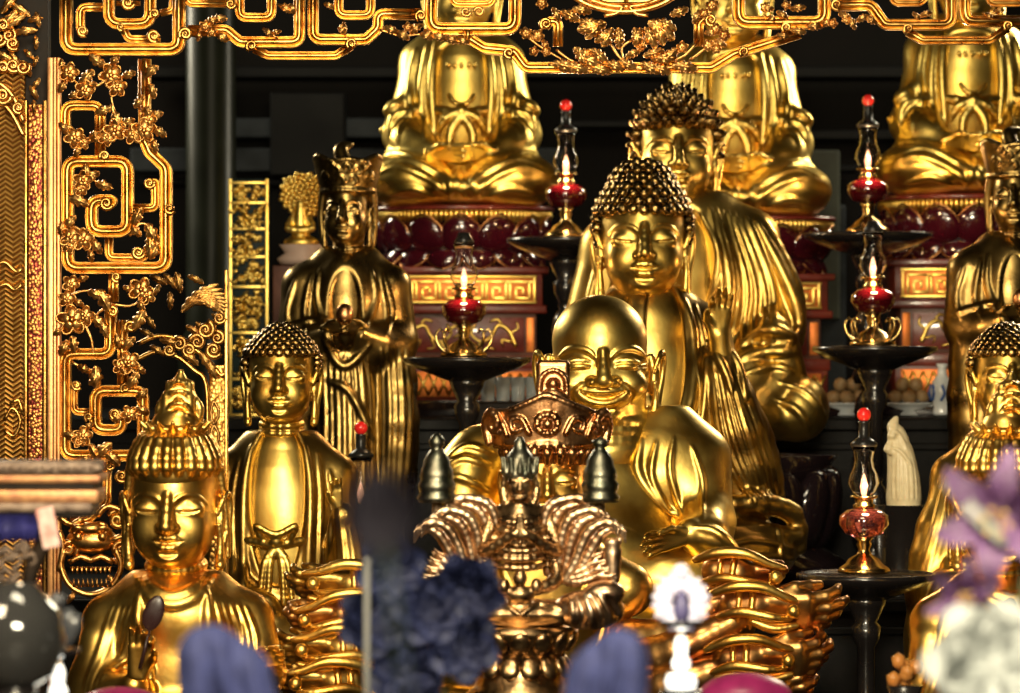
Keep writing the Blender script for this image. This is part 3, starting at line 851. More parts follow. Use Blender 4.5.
# ------------------------------------------------------------------ laughing bald Buddha
def laughing_face(h):
    h.ell((0, .13, .84), (.47, .56, .50))
    h.ell((0, -.01, .46), (.475, .46, .50), .12)
    h.ell((0, -.08, .16), (.37, .36, .24), .12)
    h.pair((.25, -.30, .40), (.19, .17, .17), .07)              # lifted cheeks
    h.ell((0, -.36, .07), (.17, .12, .10), .08)
    h.pair((.23, -.50, .655), (.16, .10, .062), .05, 1)
    h.pair((.225, -.36, .632), (.145, .09, .070), .035)
    h.path([(0, -.42, .76), (0, -.48, .63), (0, -.57, .475)], [.05, .055, .085], .03)
    h.pair((.10, -.485, .445), (.075, .085, .058), .03)
    h.ell((0, -.565, .455), (.085, .06, .060), .03)
    h.mline([(.075, .70), (.13, .765), (.24, .80), (.34, .775), (.43, .705)], .030, .022, 0, .4)
    h.mline([(.10, .625), (.16, .640), (.24, .645), (.32, .630), (.38, .600)], .016, .006, 1, 0)
    h.mline([(.10, .655), (.16, .676), (.24, .682), (.32, .663), (.39, .625)], .013, .006, 0, .2)
    h.mline([(.12, .600), (.20, .608), (.28, .600), (.35, .578)], .018, .014, 0, .4)
    h.mline([(.37, .63), (.44, .65)], .010, .01, 1); h.mline([(.38, .60), (.45, .60)], .010, .01, 1)
    # open smiling mouth
    h.ell((0, -.41, .29), (.25, .10, .14), .06)
    h.line([(-.235, .365), (-.15, .300), (0, .270), (.15, .300), (.235, .365)], .050, .02, 1, -.1)
    h.line([(-.25, .375), (-.15, .350), (0, .340), (.15, .350), (.25, .375)], .028, .012, 0, .3)
    h.line([(-.225, .325), (-.13, .245), (0, .215), (.13, .245), (.225, .325)], .034, .012, 0, .3)
    h.line([(-.16, .322), (0, .300), (.16, .322)], .026, .006, 0, .6)        # teeth
    for x in np.linspace(-.11, .11, 6): h.line([(x, .325), (x, .285)], .006, .004, 1, 0)
    h.mline([(.12, .47), (.22, .40), (.29, .31), (.27, .22)], .022, .02, 1, .3)
    h.line([(-.11, .150), (0, .135), (.11, .150)], .03, .03, 1, .4)

def laughing_buddha():
    Y = .2; s = S(Y); u0, v0 = 600, 660
    root = thing('laughing_buddha_statue', 'bald gold laughing Buddha with broad grin and big ears in the middle', 'statue', at(u0, v0, Y))
    c = Clay(520, 690, -90, 90, 285, 480, .8)
    H = Head(c, 600, 420, 93, -12, .04, .06, 1.09)
    laughing_face(H); H.ears(out=.035, lobe=.05)
    c.path([(602, 2, 395), (606, 2, 450)], [42, 50], 8)
    for k in range(3): c.path([(602 + 43 * math.sin(a), 2 - 44 * math.cos(a), 424 + k * 10 - 4 * math.cos(a)) for a in np.linspace(-1.6, 1.6, 9)], 5, 4)
    head = c.mesh('h', s, u0, v0, 1)
    b = Clay(430, 760, -140, 80, 415, 670, 1.4)
    b.ell((590, 0, 530), (98, 66, 100)); b.ell((600, -38, 570), (88, 70, 66), 30)
    b.ell((680, -60, 580), (50, 44, 40), 20)
    hand(b, (684, -102, 530), (-1, -.15, .18), (0, -.35, -1), 54, curl=(.35, .30, .28, .25), thumb=(.4, .5), tsgn=1, k=2.5, fat=1.0)
    link('body', join_meshes('body', [head, b.mesh('t', s, u0, v0, 1)]), M['gold'], root)
    r = Clay(425, 800, -140, 95, 405, 670, 1.4)
    r.ell((660, 6, 480), (68, 54, 70)); r.path([(630, 16, 438), (668, 10, 428), (702, 6, 455)], [18, 26, 26], 14)
    r.cone((692, 0, 465), (704, -30, 520), 34, 30, 16)
    r.path([(704, -40, 520), (700, -78, 532), (686, -94, 528)], [26, 22, 15], 10)
    r.ell((466, 0, 476), (32, 36, 36)); r.path([(520, 10, 440), (480, 4, 452), (462, -6, 500), (470, -30, 540)], [22, 24, 26, 24], 14)
    r.ell((590, 22, 540), (112, 56, 104), 20)
    r.ell((584, -52, 530), (50, 66, 96), 8, 1)
    r.ell((600, -30, 626), (150, 84, 44), 18)
    r.ell((716, -50, 590), (46, 52, 50), 16); r.ell((480, -50, 590), (46, 52, 50), 16)
    r.path([(690, -96, 528), (712, -98, 534), (730, -92, 545)], [8, 9, 3], 5)
    strokes(r, 4.2, [(626, 436), (620, 470), (640, 505), (672, 520)], [(640, 440), (636, 470), (656, 500), (676, 514)])
    strokes(r, 2.6, [(655, 440), (650, 475), (668, 512)], [(672, 436), (668, 470), (680, 512)], [(690, 445), (700, 480), (698, 515)])
    strokes(r, 3.0, [(444, 462), (466, 446), (492, 452)], [(440, 474), (462, 458), (492, 466)], [(440, 486), (458, 476), (490, 490)])
    strokes(r, 3.6, [(690, 522), (712, 528), (736, 552)], [(690, 552), (716, 560), (744, 570)], [(700, 575), (724, 580), (752, 595)], [(690, 606), (716, 610), (750, 616)])
    link('robe', r.mesh('robe', s, u0, v0, 1), M['gold'], root)

# ------------------------------------------------------------------ crowned bodhisattvas with wavy hair in the front row
def front_bodhisattva():
    Y = -1.0; s = S(Y); u0, v0 = 175, 740
    root = thing('bodhisattva_statue', 'gold bodhisattva with wavy hair and tall topknot holding a dark oval leaf, front left', 'statue', at(u0, v0, Y), 'front row bodhisattvas with topknots')
    hc, H = buddha_head(174, 562, 94, .85, Y, wide=.97, bot=-.42, rings=(-.05, -.15, -.26), pitch=.08, yaw=-.06)
    head = hc.mesh('h', s, u0, v0, 1)
    c = Clay(80, 290, -110, 60, 570, 700, 1.2)
    c.ell((176, 6, 670), (66, 44, 96)); c.cone((174, 12, 592), (175, 8, 612), 32, 44, 14)
    hand(c, (146, -84, 668), (.15, -.12, -1), (1, -.1, 0), 58, curl=(.75, .55, .25, .2), thumb=(.5, .8), tsgn=1, fat=1.05)
    hand(c, (262, -70, 655), (.6, -.4, -.2), (-.3, -.5, -1), 50, curl=(.4, .4, .4, .4), tsgn=-1)
    link('body', join_meshes('body', [head, c.mesh('t', s, u0, v0, 1)]), M['gold_warm'], root)
    # dark oval leaf between the fingers
    # hair: roll of wavy locks, dome, topknot stem
    k = Clay(105, 245, -85, 85, 405, 600, .9)
    def q(x, y, z): return H.p(x, y, z)
    H2 = Head(k, 174, 562, 94, 0, -.06, .08, .96)
    H2.ell((0, .12, .98), (.48, .56, .38))
    for i in range(13):
        a = -1.75 + 3.5 * i / 12
        x, y = .455 * math.sin(a), .10 - .545 * math.cos(a)
        dz = -.05 * abs(math.sin(a)) ** 3
        H2.path([(x * .40, .1 + (y - .1) * .40, 1.40), (x * .76, .1 + (y - .1) * .76, 1.31), (x * 1.0, .1 + (y - .1) * 1.0, 1.15 + dz), (x * 1.02, .1 + (y - .1) * 1.02, 1.06 + dz), (x * .98, .1 + (y - .1) * .99, 1.01 + dz)], [.05, .07, .072, .068, .05], .012)
    for m in (-1, 1):
        H2.path([(m * .49, .12, 1.0), (m * .53, .14, .7), (m * .56, .14, .35), (m * .58, .10, .05)], [.06, .05, .045, .035], .02)
    link('hair', k.mesh('hair', s, u0, v0, 1), M['gold_warm'], root)
    g = Clay(115, 240, -75, 75, 360, 460, .9)
    T = 176
    g.cone((T, 0, 446), (T, 0, 428), 27, 25, 3)
    for rr, v, th in ((29, 438, 3.6), (26, 429, 3.2), (30, 445, 3)):
        g.path([(T + rr * math.sin(a), -rr * math.cos(a), v) for a in np.linspace(0, 6.283, 25)], th, 1.5)
    for i in range(14):
        a = 2 * math.pi * i / 14
        g.cone((T + 25 * math.sin(a), -25 * math.cos(a), 432), (T + 35 * math.sin(a), -35 * math.cos(a), 422), 4.5, 2, 2)
        g.ell((T + 31 * math.sin(a + .2), -31 * math.cos(a + .2), 445), (3, 3, 3), 1)
    g.box((T + 3, 0, 408), (17, 15, 17), 6, 3); g.box((T + 4, 0, 390), (14, 12, 10), 5, 3)
    g.cone((T + 4, 0, 384), (T + 5, 0, 372), 10, 3, 3)
    for v, hw, d in ((418, 14, -16), (408, 12, -16), (396, 12, -14), (386, 9, -12)):
        g.path([(T + 4 - hw, d + 3, v + 5), (T + 4 - hw * .6, d, v - 3), (T + 4, d - 2, v - 5), (T + 4 + hw * .6, d, v - 3), (T + 4 + hw, d + 3, v + 5)], 2.4, 1)
    g.ell((T + 4, -16, 414), (6, 4, 6), 2); g.ell((T + 4, -14, 401), (4.5, 4, 4), 2)
    for m in (-1, 1): g.path([(T + 4 + m * 18, -2, 424), (T + 4 + m * 20, -4, 408), (T + 4 + m * 14, -4, 396)], [3.5, 4, 2.5], 2)
    link('topknot_crown', g.mesh('topknot_crown', s, u0, v0, 1), M['gold_warm'], root)
    r = Clay(60, 320, -110, 75, 570, 745, 1.4)
    r.ell((176, 8, 675), (78, 52, 100))
    r.path([(110, 12, 618), (142, 16, 592), (210, 16, 592), (244, 12, 616)], [24, 20, 20, 24], 12)
    r.cone((106, 10, 625), (104, -5, 680), 25, 26, 12); r.cone((248, 10, 622), (262, -5, 672), 25, 24, 12)
    r.path([(104, -10, 684), (124, -50, 690), (142, -76, 678)], [24, 19, 14], 10)
    r.path([(262, -10, 674), (266, -44, 668), (264, -62, 660)], [22, 18, 14], 10)
    r.path([(100, -10, 640), (96, -14, 680), (94, -14, 735)], [18, 24, 26], 10)
    r.ell((176, -30, 735), (112, 70, 40), 18)
    r.ell((176, -8, 610), (58, 34, 34), 24)
    strokes(r, 4.6, [(140, 578), (152, 594), (176, 602), (200, 594), (212, 578)], [(148, 576), (158, 588), (176, 594), (194, 588), (204, 576)])
    fan(r, [(112, 606), (100, 650), (84, 700)], [(150, 604), (138, 650), (124, 660)], 6, 3.4)
    fan(r, [(208, 598), (214, 640), (212, 690)], [(250, 606), (262, 640), (258, 670)], 6, 3.0)
    strokes(r, 4.5, [(142, 590), (144, 630), (160, 690)], [(210, 590), (210, 635), (196, 690)])
    link('robe', r.mesh('robe', s, u0, v0, 1), M['gold_warm'], root)
    lf = bmesh.new()
    L0 = lambda u, d, v: ((u - u0) / s, d / s, (v0 - v) / s)
    add_tube(lf, [L0(150, -98, 660), L0(155, -97, 640), L0(159, -96, 622)], [.006, .006, .005])
    add_ball(lf, L0(163, -96, 606), (10 / s, 2.5 / s, 18 / s), Matrix.Rotation(.32, 4, 'Y'), 3)
    bm_obj('oval_leaf', lf, M['darkleaf'], root)
    r2 = copy_tree(root); r2.location = at(1005, 742, Y)
    r2['label'] = 'gold bodhisattva with ridged topknot at the right edge behind the purple lily'

# ------------------------------------------------------------------ thousand-armed bodhisattva in the middle, reddish copper
def thousand_armed():
    Y = -.7; s = S(Y); u0, v0 = 547, 740
    root = thing('thousand_armed_statue', 'copper toned bodhisattva with broad crown and many outstretched arms in front of the laughing Buddha', 'statue', at(u0, v0, Y))
    hc, H = buddha_head(547, 528, 78, 1.0, Y, wide=1.0, bot=-.4)
    head = hc.mesh('h', s, u0, v0, 1)
    b = Clay(440, 670, -90, 70, 525, 745, 1.5)
    b.ell((547, 6, 630), (78, 50, 110)); b.path([(470, 8, 590), (515, 14, 560), (580, 14, 560), (626, 8, 590)], [28, 22, 22, 28], 12)
    b.ell((547, -30, 725), (104, 64, 30), 16)
    strokes(b, 3, [(500, 560), (520, 620), (547, 660)], [(594, 560), (574, 620), (547, 660)], [(480, 590), (500, 650), (520, 690)], [(614, 590), (596, 650), (574, 690)])
    link('body', join_meshes('body', [head, b.mesh('t', s, u0, v0, 1)]), M['gold_warm'], root)
    k = Clay(465, 630, -75, 65, 345, 480, .9)
    # hair with combed locks under the crown band
    k.ell((547, 8, 452), (43, 46, 26))
    for i in range(11):
        a = -1.5 + 3 * i / 10
        k.path([(547 + 40 * math.sin(a), 6 - 44 * math.cos(a), 440), (547 + 43 * math.sin(a), 6 - 46 * math.cos(a), 452), (547 + 41 * math.sin(a), 6 - 43 * math.cos(a), 461)], [5, 6, 4], 1.5)
    link('hair', k.mesh('hair', s, u0, v0, 1), M['copper'], root)
    g = Clay(465, 630, -85, 65, 345, 480, .9)
    # crown wall: peaked front plate curving round the head
    prof = [(-62, 418), (-52, 412), (-38, 410), (-22, 403), (-8, 397), (0, 394), (8, 397), (22, 403), (38, 409), (52, 415), (60, 422)]
    def dep(x): return -52 * math.sqrt(max(.05, 1 - (x / 66) ** 2)) + 4
    P = spline([(x, v) for x, v in prof], 3)
    for x, v in P: g.cone((547 + x, dep(x), v), (547 + x * .82, dep(x * .82) + 3, 443), 3.0, 3.0, 2.5)
    g.path([(547 + x, dep(x) - 1, v) for x, v in P[::3]], 3, 1)
    g.path([(547 + 50 * math.sin(a), 6 - 52 * math.cos(a), 443) for a in np.linspace(-1.8, 1.8, 19)], 4.2, 1)
    for i in range(19):
        a = -1.5 + 3 * i / 18; g.ell((547 + 52 * math.sin(a), 6 - 55 * math.cos(a), 446), (2.6, 2.6, 2.6), .6)
    g.path([(547 + 11 * math.cos(a), dep(0) - 3, 423 + 10 * math.sin(a)) for a in np.linspace(0, 6.283, 15)], 2.6, 1)
    for i in range(8):
        a = i * math.pi / 4; g.ell((547 + 10 * math.cos(a), dep(0) - 4, 423 + 9 * math.sin(a)), (3.4, 3, 3.4), 1)
    g.ell((547, dep(0) - 4, 423), (5, 4, 5), 1)
    for m in (-1, 1):
        def q(x, v, e=0): return (547 + m * x, dep(x) - 2 + e, v)
        g.path([q(18, 432), q(26, 418), q(36, 420), q(34, 430), q(26, 428)], [2.6, 3, 3, 2.6, 2], 1)
        g.path([q(40, 434), q(46, 420), q(56, 424), q(52, 434), q(46, 430)], [2.6, 3, 3, 2.6, 2], 1)
        g.path([q(58, 442), q(60, 424), (547 + m * 56, dep(56) - 6, 412), (547 + m * 49, dep(50) - 8, 420), (547 + m * 53, dep(52) - 8, 430)], [4, 5.5, 5, 4, 3], 1.5)
    # small seated figure plate on top
    g.box((553, -6, 388), (17, 7, 28), 5, 4)
    g.path([(539, -14, 398), (541, -15, 378), (553, -16, 370), (565, -15, 378), (567, -14, 398)], 2.6, 1)
    g.ell((553, -16, 398), (13, 6, 10), 2); g.ell((553, -15, 384), (6, 5, 6), 2)
    link('crown', g.mesh('crown', s, u0, v0, 1), M['copper'], root)
    # outstretched arms: shoulder, elbow, wrist, hand direction
    arms = [
        ((612, 4, 640), (676, -20, 634), (742, -30, 572), (1, -.2, .12), 52, .9, 1, 21),
        ((604, -6, 664), (672, -36, 648), (758, -48, 604), (1, -.1, .10), 92, .5, 1, 20),
        ((606, -14, 705), (676, -44, 678), (752, -58, 654), (1, -.1, .02), 88, .7, 1, 20),
        ((606, -8, 740), (670, -34, 716), (742, -46, 688), (1, -.2, 0), 80, .6, 1, 18),
        ((494, 0, 625), (420, -20, 612), (346, -34, 582), (-1, -.1, .04), 66, .6, 0, 17),
        ((490, -6, 655), (410, -30, 640), (338, -46, 612), (-1, -.15, .15), 62, .9, 1, 17),
        ((488, -12, 680), (404, -36, 668), (336, -54, 644), (-1, -.1, .05), 66, .5, 0, 17),
        ((488, -16, 705), (404, -44, 696), (330, -62, 676), (-1, -.2, .08), 64, .8, 0, 17),
    ]
    for sh, el, wr, dr, L, cu, red, ra in arms:
        m = 1 if wr[0] > 547 else -1
        lo = np.minimum(np.minimum(sh, el), wr); hi = np.maximum(np.maximum(sh, el), wr)
        a = Clay(lo[0] - 40 - (L if m < 0 else 0), hi[0] + 40 + (L if m > 0 else 0), lo[1] - 45, hi[1] + 40, lo[2] - 40, hi[2] + 40, 1.2)
        a.path([sh, el, tuple(np.array(wr) - unit(np.array(dr)) * 3)], [ra, ra, 10], 4)
        a.path([tuple(np.array(wr) - unit(np.array(dr)) * 26), tuple(np.array(wr) - unit(np.array(dr)) * 8)], [ra * .8, ra * .98], 5)
        hand(a, wr, dr, (.1 * m, -.55, -1), L, curl=(cu, cu * .8, cu * .9, cu), thumb=(.35, .5), tsgn=m, k=1.6, fat=1.3)
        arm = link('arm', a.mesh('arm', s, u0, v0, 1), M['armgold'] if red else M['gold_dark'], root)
        w = Clay(wr[0] - 50, wr[0] + 50, wr[1] - 50, wr[1] + 50, wr[2] - 50, wr[2] + 50, 1.1)
        ax = unit(dr); b1 = unit(np.cross(ax, (0, 1, .2))); b2 = np.cross(ax, b1)
        for off, rr, th in ((-1, 11, 3), (-9, ra * .98, 3.6), (-22, ra * .9, 3)):
            o = np.array(wr) + ax * off
            w.path([tuple(o + (b1 * math.cos(t) + b2 * math.sin(t)) * rr) for t in np.linspace(0, 6.283, 15)], th, 1)
        link('bracelet', w.mesh('bracelet', s, u0, v0, 1), M['gold_warm'], arm)
        # fluttering sleeve hem and scarf
        w = Clay(min(el[0], wr[0]) - 60, max(el[0], wr[0]) + 60, wr[1] - 60, el[1] + 40, min(el[2], wr[2]) - 50, max(el[2], wr[2]) + 60, 1.3)
        e = np.array(el, float); t = np.array(wr, float)
        ax2 = unit(np.array(dr, float) + (0, 0, .05 * math.sin(wr[2]))); up = np.array((0, -.25, -1.0))
        def fl(x, h, dd): return tuple(t + ax2 * x + up * h + np.array((0, dd, 0)))
        w.path([fl(-50, 8, -16), fl(-28, 18, -18), fl(0, 21, -16), fl(24, 14, -12), fl(40, 12, -8)], [3.5, 5.2, 5, 4, 2.5], 2)
        w.path([fl(-44, -14, -20), fl(-22, -6, -24), (t[0] + m * 10, t[1] - 26, t[2] + 8), fl(28, -6, -18)], [3, 4.8, 4, 2.5], 2)
        w.ell(fl(30, 2, -22), (7, 6, 7), 2)
        w.path([fl(-10, -14, -18), fl(12, -18, -18), fl(34, -12, -14)], [4, 5, 3], 2)
        link('scarf', w.mesh('scarf', s, u0, v0, 1), M['gold_warm'], arm)

# ------------------------------------------------------------------ small many-armed bronze in front of it
def many_armed_bronze():
    Y = -1.8; s = S(Y); u0, v0 = 520, 700
    root = thing('many_armed_figurine', 'small tarnished bronze deity with fans of pale curved arms on a lotus seat, front centre', 'figurine', at(u0, v0, Y))
    c = Clay(470, 580, -60, 45, 440, 640, .9)
    c.ell((520, 0, 484), (15, 16, 18)); c.ell((520, -6, 490), (12, 12, 13), 4)
    c.cone((520, -15, 482), (520, -18, 489), 2.2, 3.2, 1.5); c.path([(513, -15, 496), (520, -18, 498), (527, -15, 496)], 1.7, 1)
    for m in (-1, 1):
        c.path([(520 + m * 3, -15, 481), (520 + m * 8, -15, 479), (520 + m * 12, -11, 482)], 1.5, 1); c.path([(520 + m * 4, -16, 485), (520 + m * 10, -14, 485)], 1.3, .5)
        c.path([(520 + m * 15, 0, 478), (520 + m * 17, 0, 490), (520 + m * 15, -1, 500)], [3, 3, 4], 2)
    c.cone((520, 2, 496), (520, 2, 512), 9, 12, 4)
    c.ell((520, 2, 535), (27, 20, 34), 8); c.path([(492, 4, 518), (520, 4, 510), (548, 4, 518)], [10, 10, 10], 6)
    for v, rr, th in ((517, 22, 3.2), (526, 26, 3.6), (545, 27, 4), (553, 28, 3.6), (562, 27, 3.2)):
        c.path([(520 + rr * math.sin(a), 2 - rr * .78 * math.cos(a), v + 5 * math.cos(a)) for a in np.linspace(-1.7, 1.7, 13)], th, 2)
    for i in range(9):
        a = -1.2 + 2.4 * i / 8; c.ell((520 + 27 * math.sin(a), 2 - 23 * math.cos(a), 536 + 5 * math.cos(a)), (3.2, 3, 3.6), 1)
    for m in (-1, 1):      # praying pair and lap pair
        c.path([(520 + m * 30, 2, 522), (520 + m * 36, -12, 550), (520 + m * 6, -32, 532)], [7, 6.5, 4.5], 3)
        c.cone((520 + m * 3, -32, 534), (520 + m * 1.5, -34, 514), 4, 2.4, 2)
        c.path([(520 + m * 30, 4, 545), (520 + m * 36, -14, 578), (520 + m * 10, -32, 590)], [7, 7, 5], 3)
    c.ell((520, -32, 592), (14, 9, 9), 3); c.ell((520, -36, 576), (7, 6, 9), 2); c.ell((504, -34, 584), (6, 6, 8), 2); c.ell((536, -34, 584), (6, 6, 8), 2)
    c.ell((520, -8, 612), (54, 32, 15), 8); c.ell((484, -16, 612), (22, 26, 13), 6); c.ell((556, -16, 612), (22, 26, 13), 6)
    strokes(c, 2.2, [(474, 608), (500, 602), (520, 612)], [(566, 608), (540, 602), (520, 612)], [(480, 618), (520, 622), (560, 618)])
    link('body', c.mesh('body', s, u0, v0, 1), M['figbronze'], root)
    k = Clay(495, 548, -35, 30, 430, 485, .8)
    k.cone((520, 2, 474), (520, 2, 462), 17, 14, 2); k.cone((520, 2, 460), (520, 2, 444), 10, 6, 3); k.ell((520, 2, 441), (4, 4, 5), 1)
    for i in range(12):
        a = 2 * math.pi * i / 12; k.cone((520 + 16 * math.sin(a), 2 - 16 * math.cos(a), 472), (520 + 18 * math.sin(a), 2 - 18 * math.cos(a), 458), 3, 1.6, 1)
    link('headdress', k.mesh('headdress', s, u0, v0, 1), M['verdigris'], root)
    L0 = lambda u, d, v: ((u - u0) / s, d / s, (v0 - v) / s)
    # fans of arms
    for m in (-1, 1):
        inn = np.array([(28, 572), (26, 547), (24, 522), (33, 503), (56, 497)], float); outr = np.array([(50, 580), (62, 566), (71, 549), (80, 534), (92, 526)], float)
        for i in range(6):
            f = Clay(395, 645, -55, 40, 478, 600, .9)
            P = inn + (outr - inn) * (i / 5); dd = -4 * i + (7 if i % 2 else 0)
            f.path([(520 + m * x, dd + 2 - 2 * j, v) for j, (x, v) in enumerate(P)], [5.2, 5.2, 5.4, 5.2, 4.2], 1)
            xe, ve = P[-1]; X = lambda x: 520 + m * x
            f.ell((X(xe + 5), dd - 7, ve + 2), (6.5, 4.5, 5.5), 3)
            for j in range(4): f.cone((X(xe + 8), dd - 8, ve - 1 + 2.2 * j), (X(xe + 13), dd - 11 + j, ve + 5 + 3.4 * j), 1.8, 1.3, .6)
            link('arm', f.mesh('arm', s, u0, v0, 1), M['palebronze'], root)
        f = Clay(440, 600 + 40, -70, 20, 570, 645, 1.0); X = lambda x: 520 + m * x
        f.ell((X(68), -24, 608), (36, 24, 20)); f.ell((X(84), -34, 590), (20, 14, 12), 8)
        for j in range(6): f.stroke([(X(46 + 8 * j), 588 + j), (X(52 + 9 * j), 606 + j), (X(50 + 10 * j), 626)], 2.8, 2, j % 2)
        link('knee_drapery', f.mesh('knee_drapery', s, u0, v0, 1), M['palebronze'], root)
        for i in range(4):
            t = i / 3
            f = Clay(395, 650, -50, 40, 540, 640, 1.0)
            X = lambda x: 520 + m * x
            f.path([(X(34), -4, 575), (X(48 + 6 * t), -10 - 8 * t, 570 + 11 * t), (X(66 + 8 * t), -14 - 8 * t, 560 + 16 * t)], [5, 5, 3.5], 1)
            hand(f, (X(66 + 8 * t), -14 - 8 * t, 560 + 16 * t), (m, -.2, -.25 + .4 * t), (0, -.6, -1), 26, curl=(.4, .4, .5, .5), tsgn=m, k=1)
            link('arm', f.mesh('arm', s, u0, v0, 1), M['palebronze'], root)
    # attributes held up at both sides: small stupas and a vase
    for u, top in ((437, 430), (600, 434)):
        b2 = bmesh.new()
        h = 500 - top
        add_lathe(b2, [(r / s, z / s) for r, z in ((0, 0), (18, 0), (20, 5), (17, 9), (18, 13), (19, 18), (16, 22), (17, 26), (16, 32), (14, 36), (13, 42), (10, 48), (7, 52), (5, 54), (7.5, 57), (8, 62), (4.5, h - 3), (0, h))], 20, L0(u, -4, 502))
        bm_obj('stupa', b2, M['verdigris'], root)
        b3 = bmesh.new(); add_tube(b3, [L0(u, -4, 502), L0(u, -2, 530), L0((u + 520) / 2, 6, 560)], [5 / s, 5.5 / s, 6 / s], 10)
        bm_obj('raised_arm', b3, M['palebronze'], root)
    b2 = bmesh.new()
    add_lathe(b2, [(r / s, z / s) for r, z in ((0, 0), (9, 0), (10, 3), (6, 8), (8, 14), (9.5, 40), (8, 46), (10, 49), (7, 53), (0, 53))], 18, L0(612, -18, 590))
    bm_obj('vase', b2, M['palebronze'], root)
    # lotus seat
    b2 = bmesh.new()
    add_lathe(b2, [(0, 0), (52 / s, 0), (55 / s, 6 / s), (46 / s, 14 / s), (38 / s, 34 / s), (44 / s, 52 / s), (56 / s, 66 / s), (58 / s, 74 / s), (0, 76 / s)], 32, L0(520, 0, 700))
    seat = bm_obj('lotus_seat', b2, M['figbronze'], root)
    for row, (rr, vv, tilt) in enumerate(((52, 640, .5), (46, 664, -.4))):
        for i in range(14):
            a = 2 * math.pi * (i + .5 * row) / 14
            b2 = bmesh.new()
            add_ball(b2, (0, 0, 0), (11 / s, 5 / s, 13 / s), sub=2)
            o = bm_obj('petal', b2, M['figbronze'], seat)
            o.location = L0(520 + rr * math.sin(a), -rr * math.cos(a), vv)
            o.rotation_euler = (tilt if row == 0 else tilt, 0, a)
# ------------------------------------------------------------------ carved and gilded screen round the altar
SY = -.35                                     # plane of the screen
SS = S(SY)

def fillet(P, r):
    """Round the corners of an open polyline."""
    P = [np.array(p, float) for p in P]; out = [P[0]]
    for a, b, c in zip(P, P[1:], P[2:]):
        u, w = a - b, c - b; lu, lw = np.linalg.norm(u), np.linalg.norm(w); u /= lu; w /= lw
        ang = math.acos(max(-1, min(1, float(u @ w))))
        if ang > 3.0: out.append(b); continue
        t = min(r / math.tan(ang / 2), .49 * lu, .49 * lw)
        p, q = b + u * t, b + w * t
        for k in range(7):
            x = k / 6; out.append((1 - x) ** 2 * p + 2 * x * (1 - x) * b + x * x * q)
    out.append(P[-1]); return out

def sp(u, v, d=0.0, o=(0, 0)):
    """Screen drawing (u, v, d) to metres about the origin o."""
    return Vector(((u - o[0]) / SS, d / SS, (o[1] - v) / SS))

PROFILE = [(-.50, 9), (-.50, -1.0), (-.46, -2.2), (-.41, -2.0), (-.37, 3.0), (-.31, 3.0), (-.27, -1.0), (-.15, -3.6), (0, -4.6), (.15, -3.6), (.27, -1.0), (.31, 3.0), (.37, 3.0), (.41, -2.0), (.46, -2.2), (.50, -1.0), (.50, 9)]

def scroll_bar(bm, P, w, o, r=9, d=0.0, closed=False):
    """Moulded flat bar with raised rims swept along a squared scroll."""
    Q = fillet(P, r); rings = []
    n = len(Q)
    for i in range(n):
        a = Q[i] - Q[i - 1] if i else Q[1] - Q[0]
        b = Q[i + 1] - Q[i] if i < n - 1 else a
        la, lb = np.linalg.norm(a), np.linalg.norm(b)
        a = a / max(la, 1e-6); b = b / max(lb, 1e-6)
        t = a + b; t /= max(np.linalg.norm(t), 1e-6)
        m = 1 / max(.5, float(t @ a)); nn = np.array([-t[1], t[0]]) * m
        rings.append([bm.verts.new(sp(Q[i][0] + nn[0] * x * w, Q[i][1] + nn[1] * x * w, d + z * w / 13, o)) for x, z in PROFILE])
    k = len(PROFILE)
    for a, b in zip(rings, rings[1:]):
        for j in range(k - 1): bm.faces.new((a[j], a[j + 1], b[j + 1], b[j]))
        bm.faces.new((a[k - 1], a[0], b[0], b[k - 1]))
    bm.faces.new(rings[0][::-1]); bm.faces.new(rings[-1])

def curl(bm, u, v, r, o, d=0.0, turns=1.6, a0=0, cw=1, w=None):
    """Snail-like end of a scroll."""
    w = w or r * .36
    P = []; R = []
    n = int(16 * turns)
    for i in range(n + 1):
        t = i / n; a = a0 + cw * t * turns * 2 * math.pi; q = r * (1 - .86 * t)
        P.append(sp(u + q * math.cos(a), v + q * math.sin(a), d - 3 - 4 * t, o)); R.append(w * (1 - .45 * t) / SS)
    add_tube(bm, P, R, 7)
    add_ball(bm, sp(u, v, d + 1, o), (r * .9 / SS, 4 / SS, r * .9 / SS), sub=2)

def leaf(bm, u, v, ang, L, o, d=-4.0, w=.42, lobes=3, bend=.25):
    """Lobed leaf with a raised mid rib, cupped towards the viewer."""
    n = 5 * lobes; rows = []
    for i in range(n + 1):
        t = i / n
        a = ang + bend * (t - .3)
        c = np.array([u, v]) + L * t * np.array([math.cos(ang + bend * t * .6), math.sin(ang + bend * t * .6)])
        nn = np.array([-math.sin(a), math.cos(a)])
        lob = (.62 + .38 * abs(math.sin(math.pi * t * lobes)))
        hw = L * w * (math.sin(math.pi * min(1, t * .93 + .05)) ** .7) * lob * .5 + .3
        row = []
        for x, z in ((-1, 1.0), (-.62, -1.5), (-.12, -.6), (0, -2.6), (.12, -.6), (.62, -1.5), (1, 1.0)):
            p = c + nn * x * hw
            row.append(bm.verts.new(sp(p[0], p[1], d + z * L / 14 - 3 * math.sin(math.pi * t), o)))
        rows.append(row)
    for a, b in zip(rows, rows[1:]):
        for j in range(6): bm.faces.new((a[j], a[j + 1], b[j + 1], b[j]))
    # solid back
    back = []
    for r in (rows[0], rows[len(rows) // 2], rows[-1]): pass
    bk = [(r[0], r[-1]) for r in rows]
    for (a0, a1), (b0, b1) in zip(bk, bk[1:]): bm.faces.new((a1, a0, b0, b1))

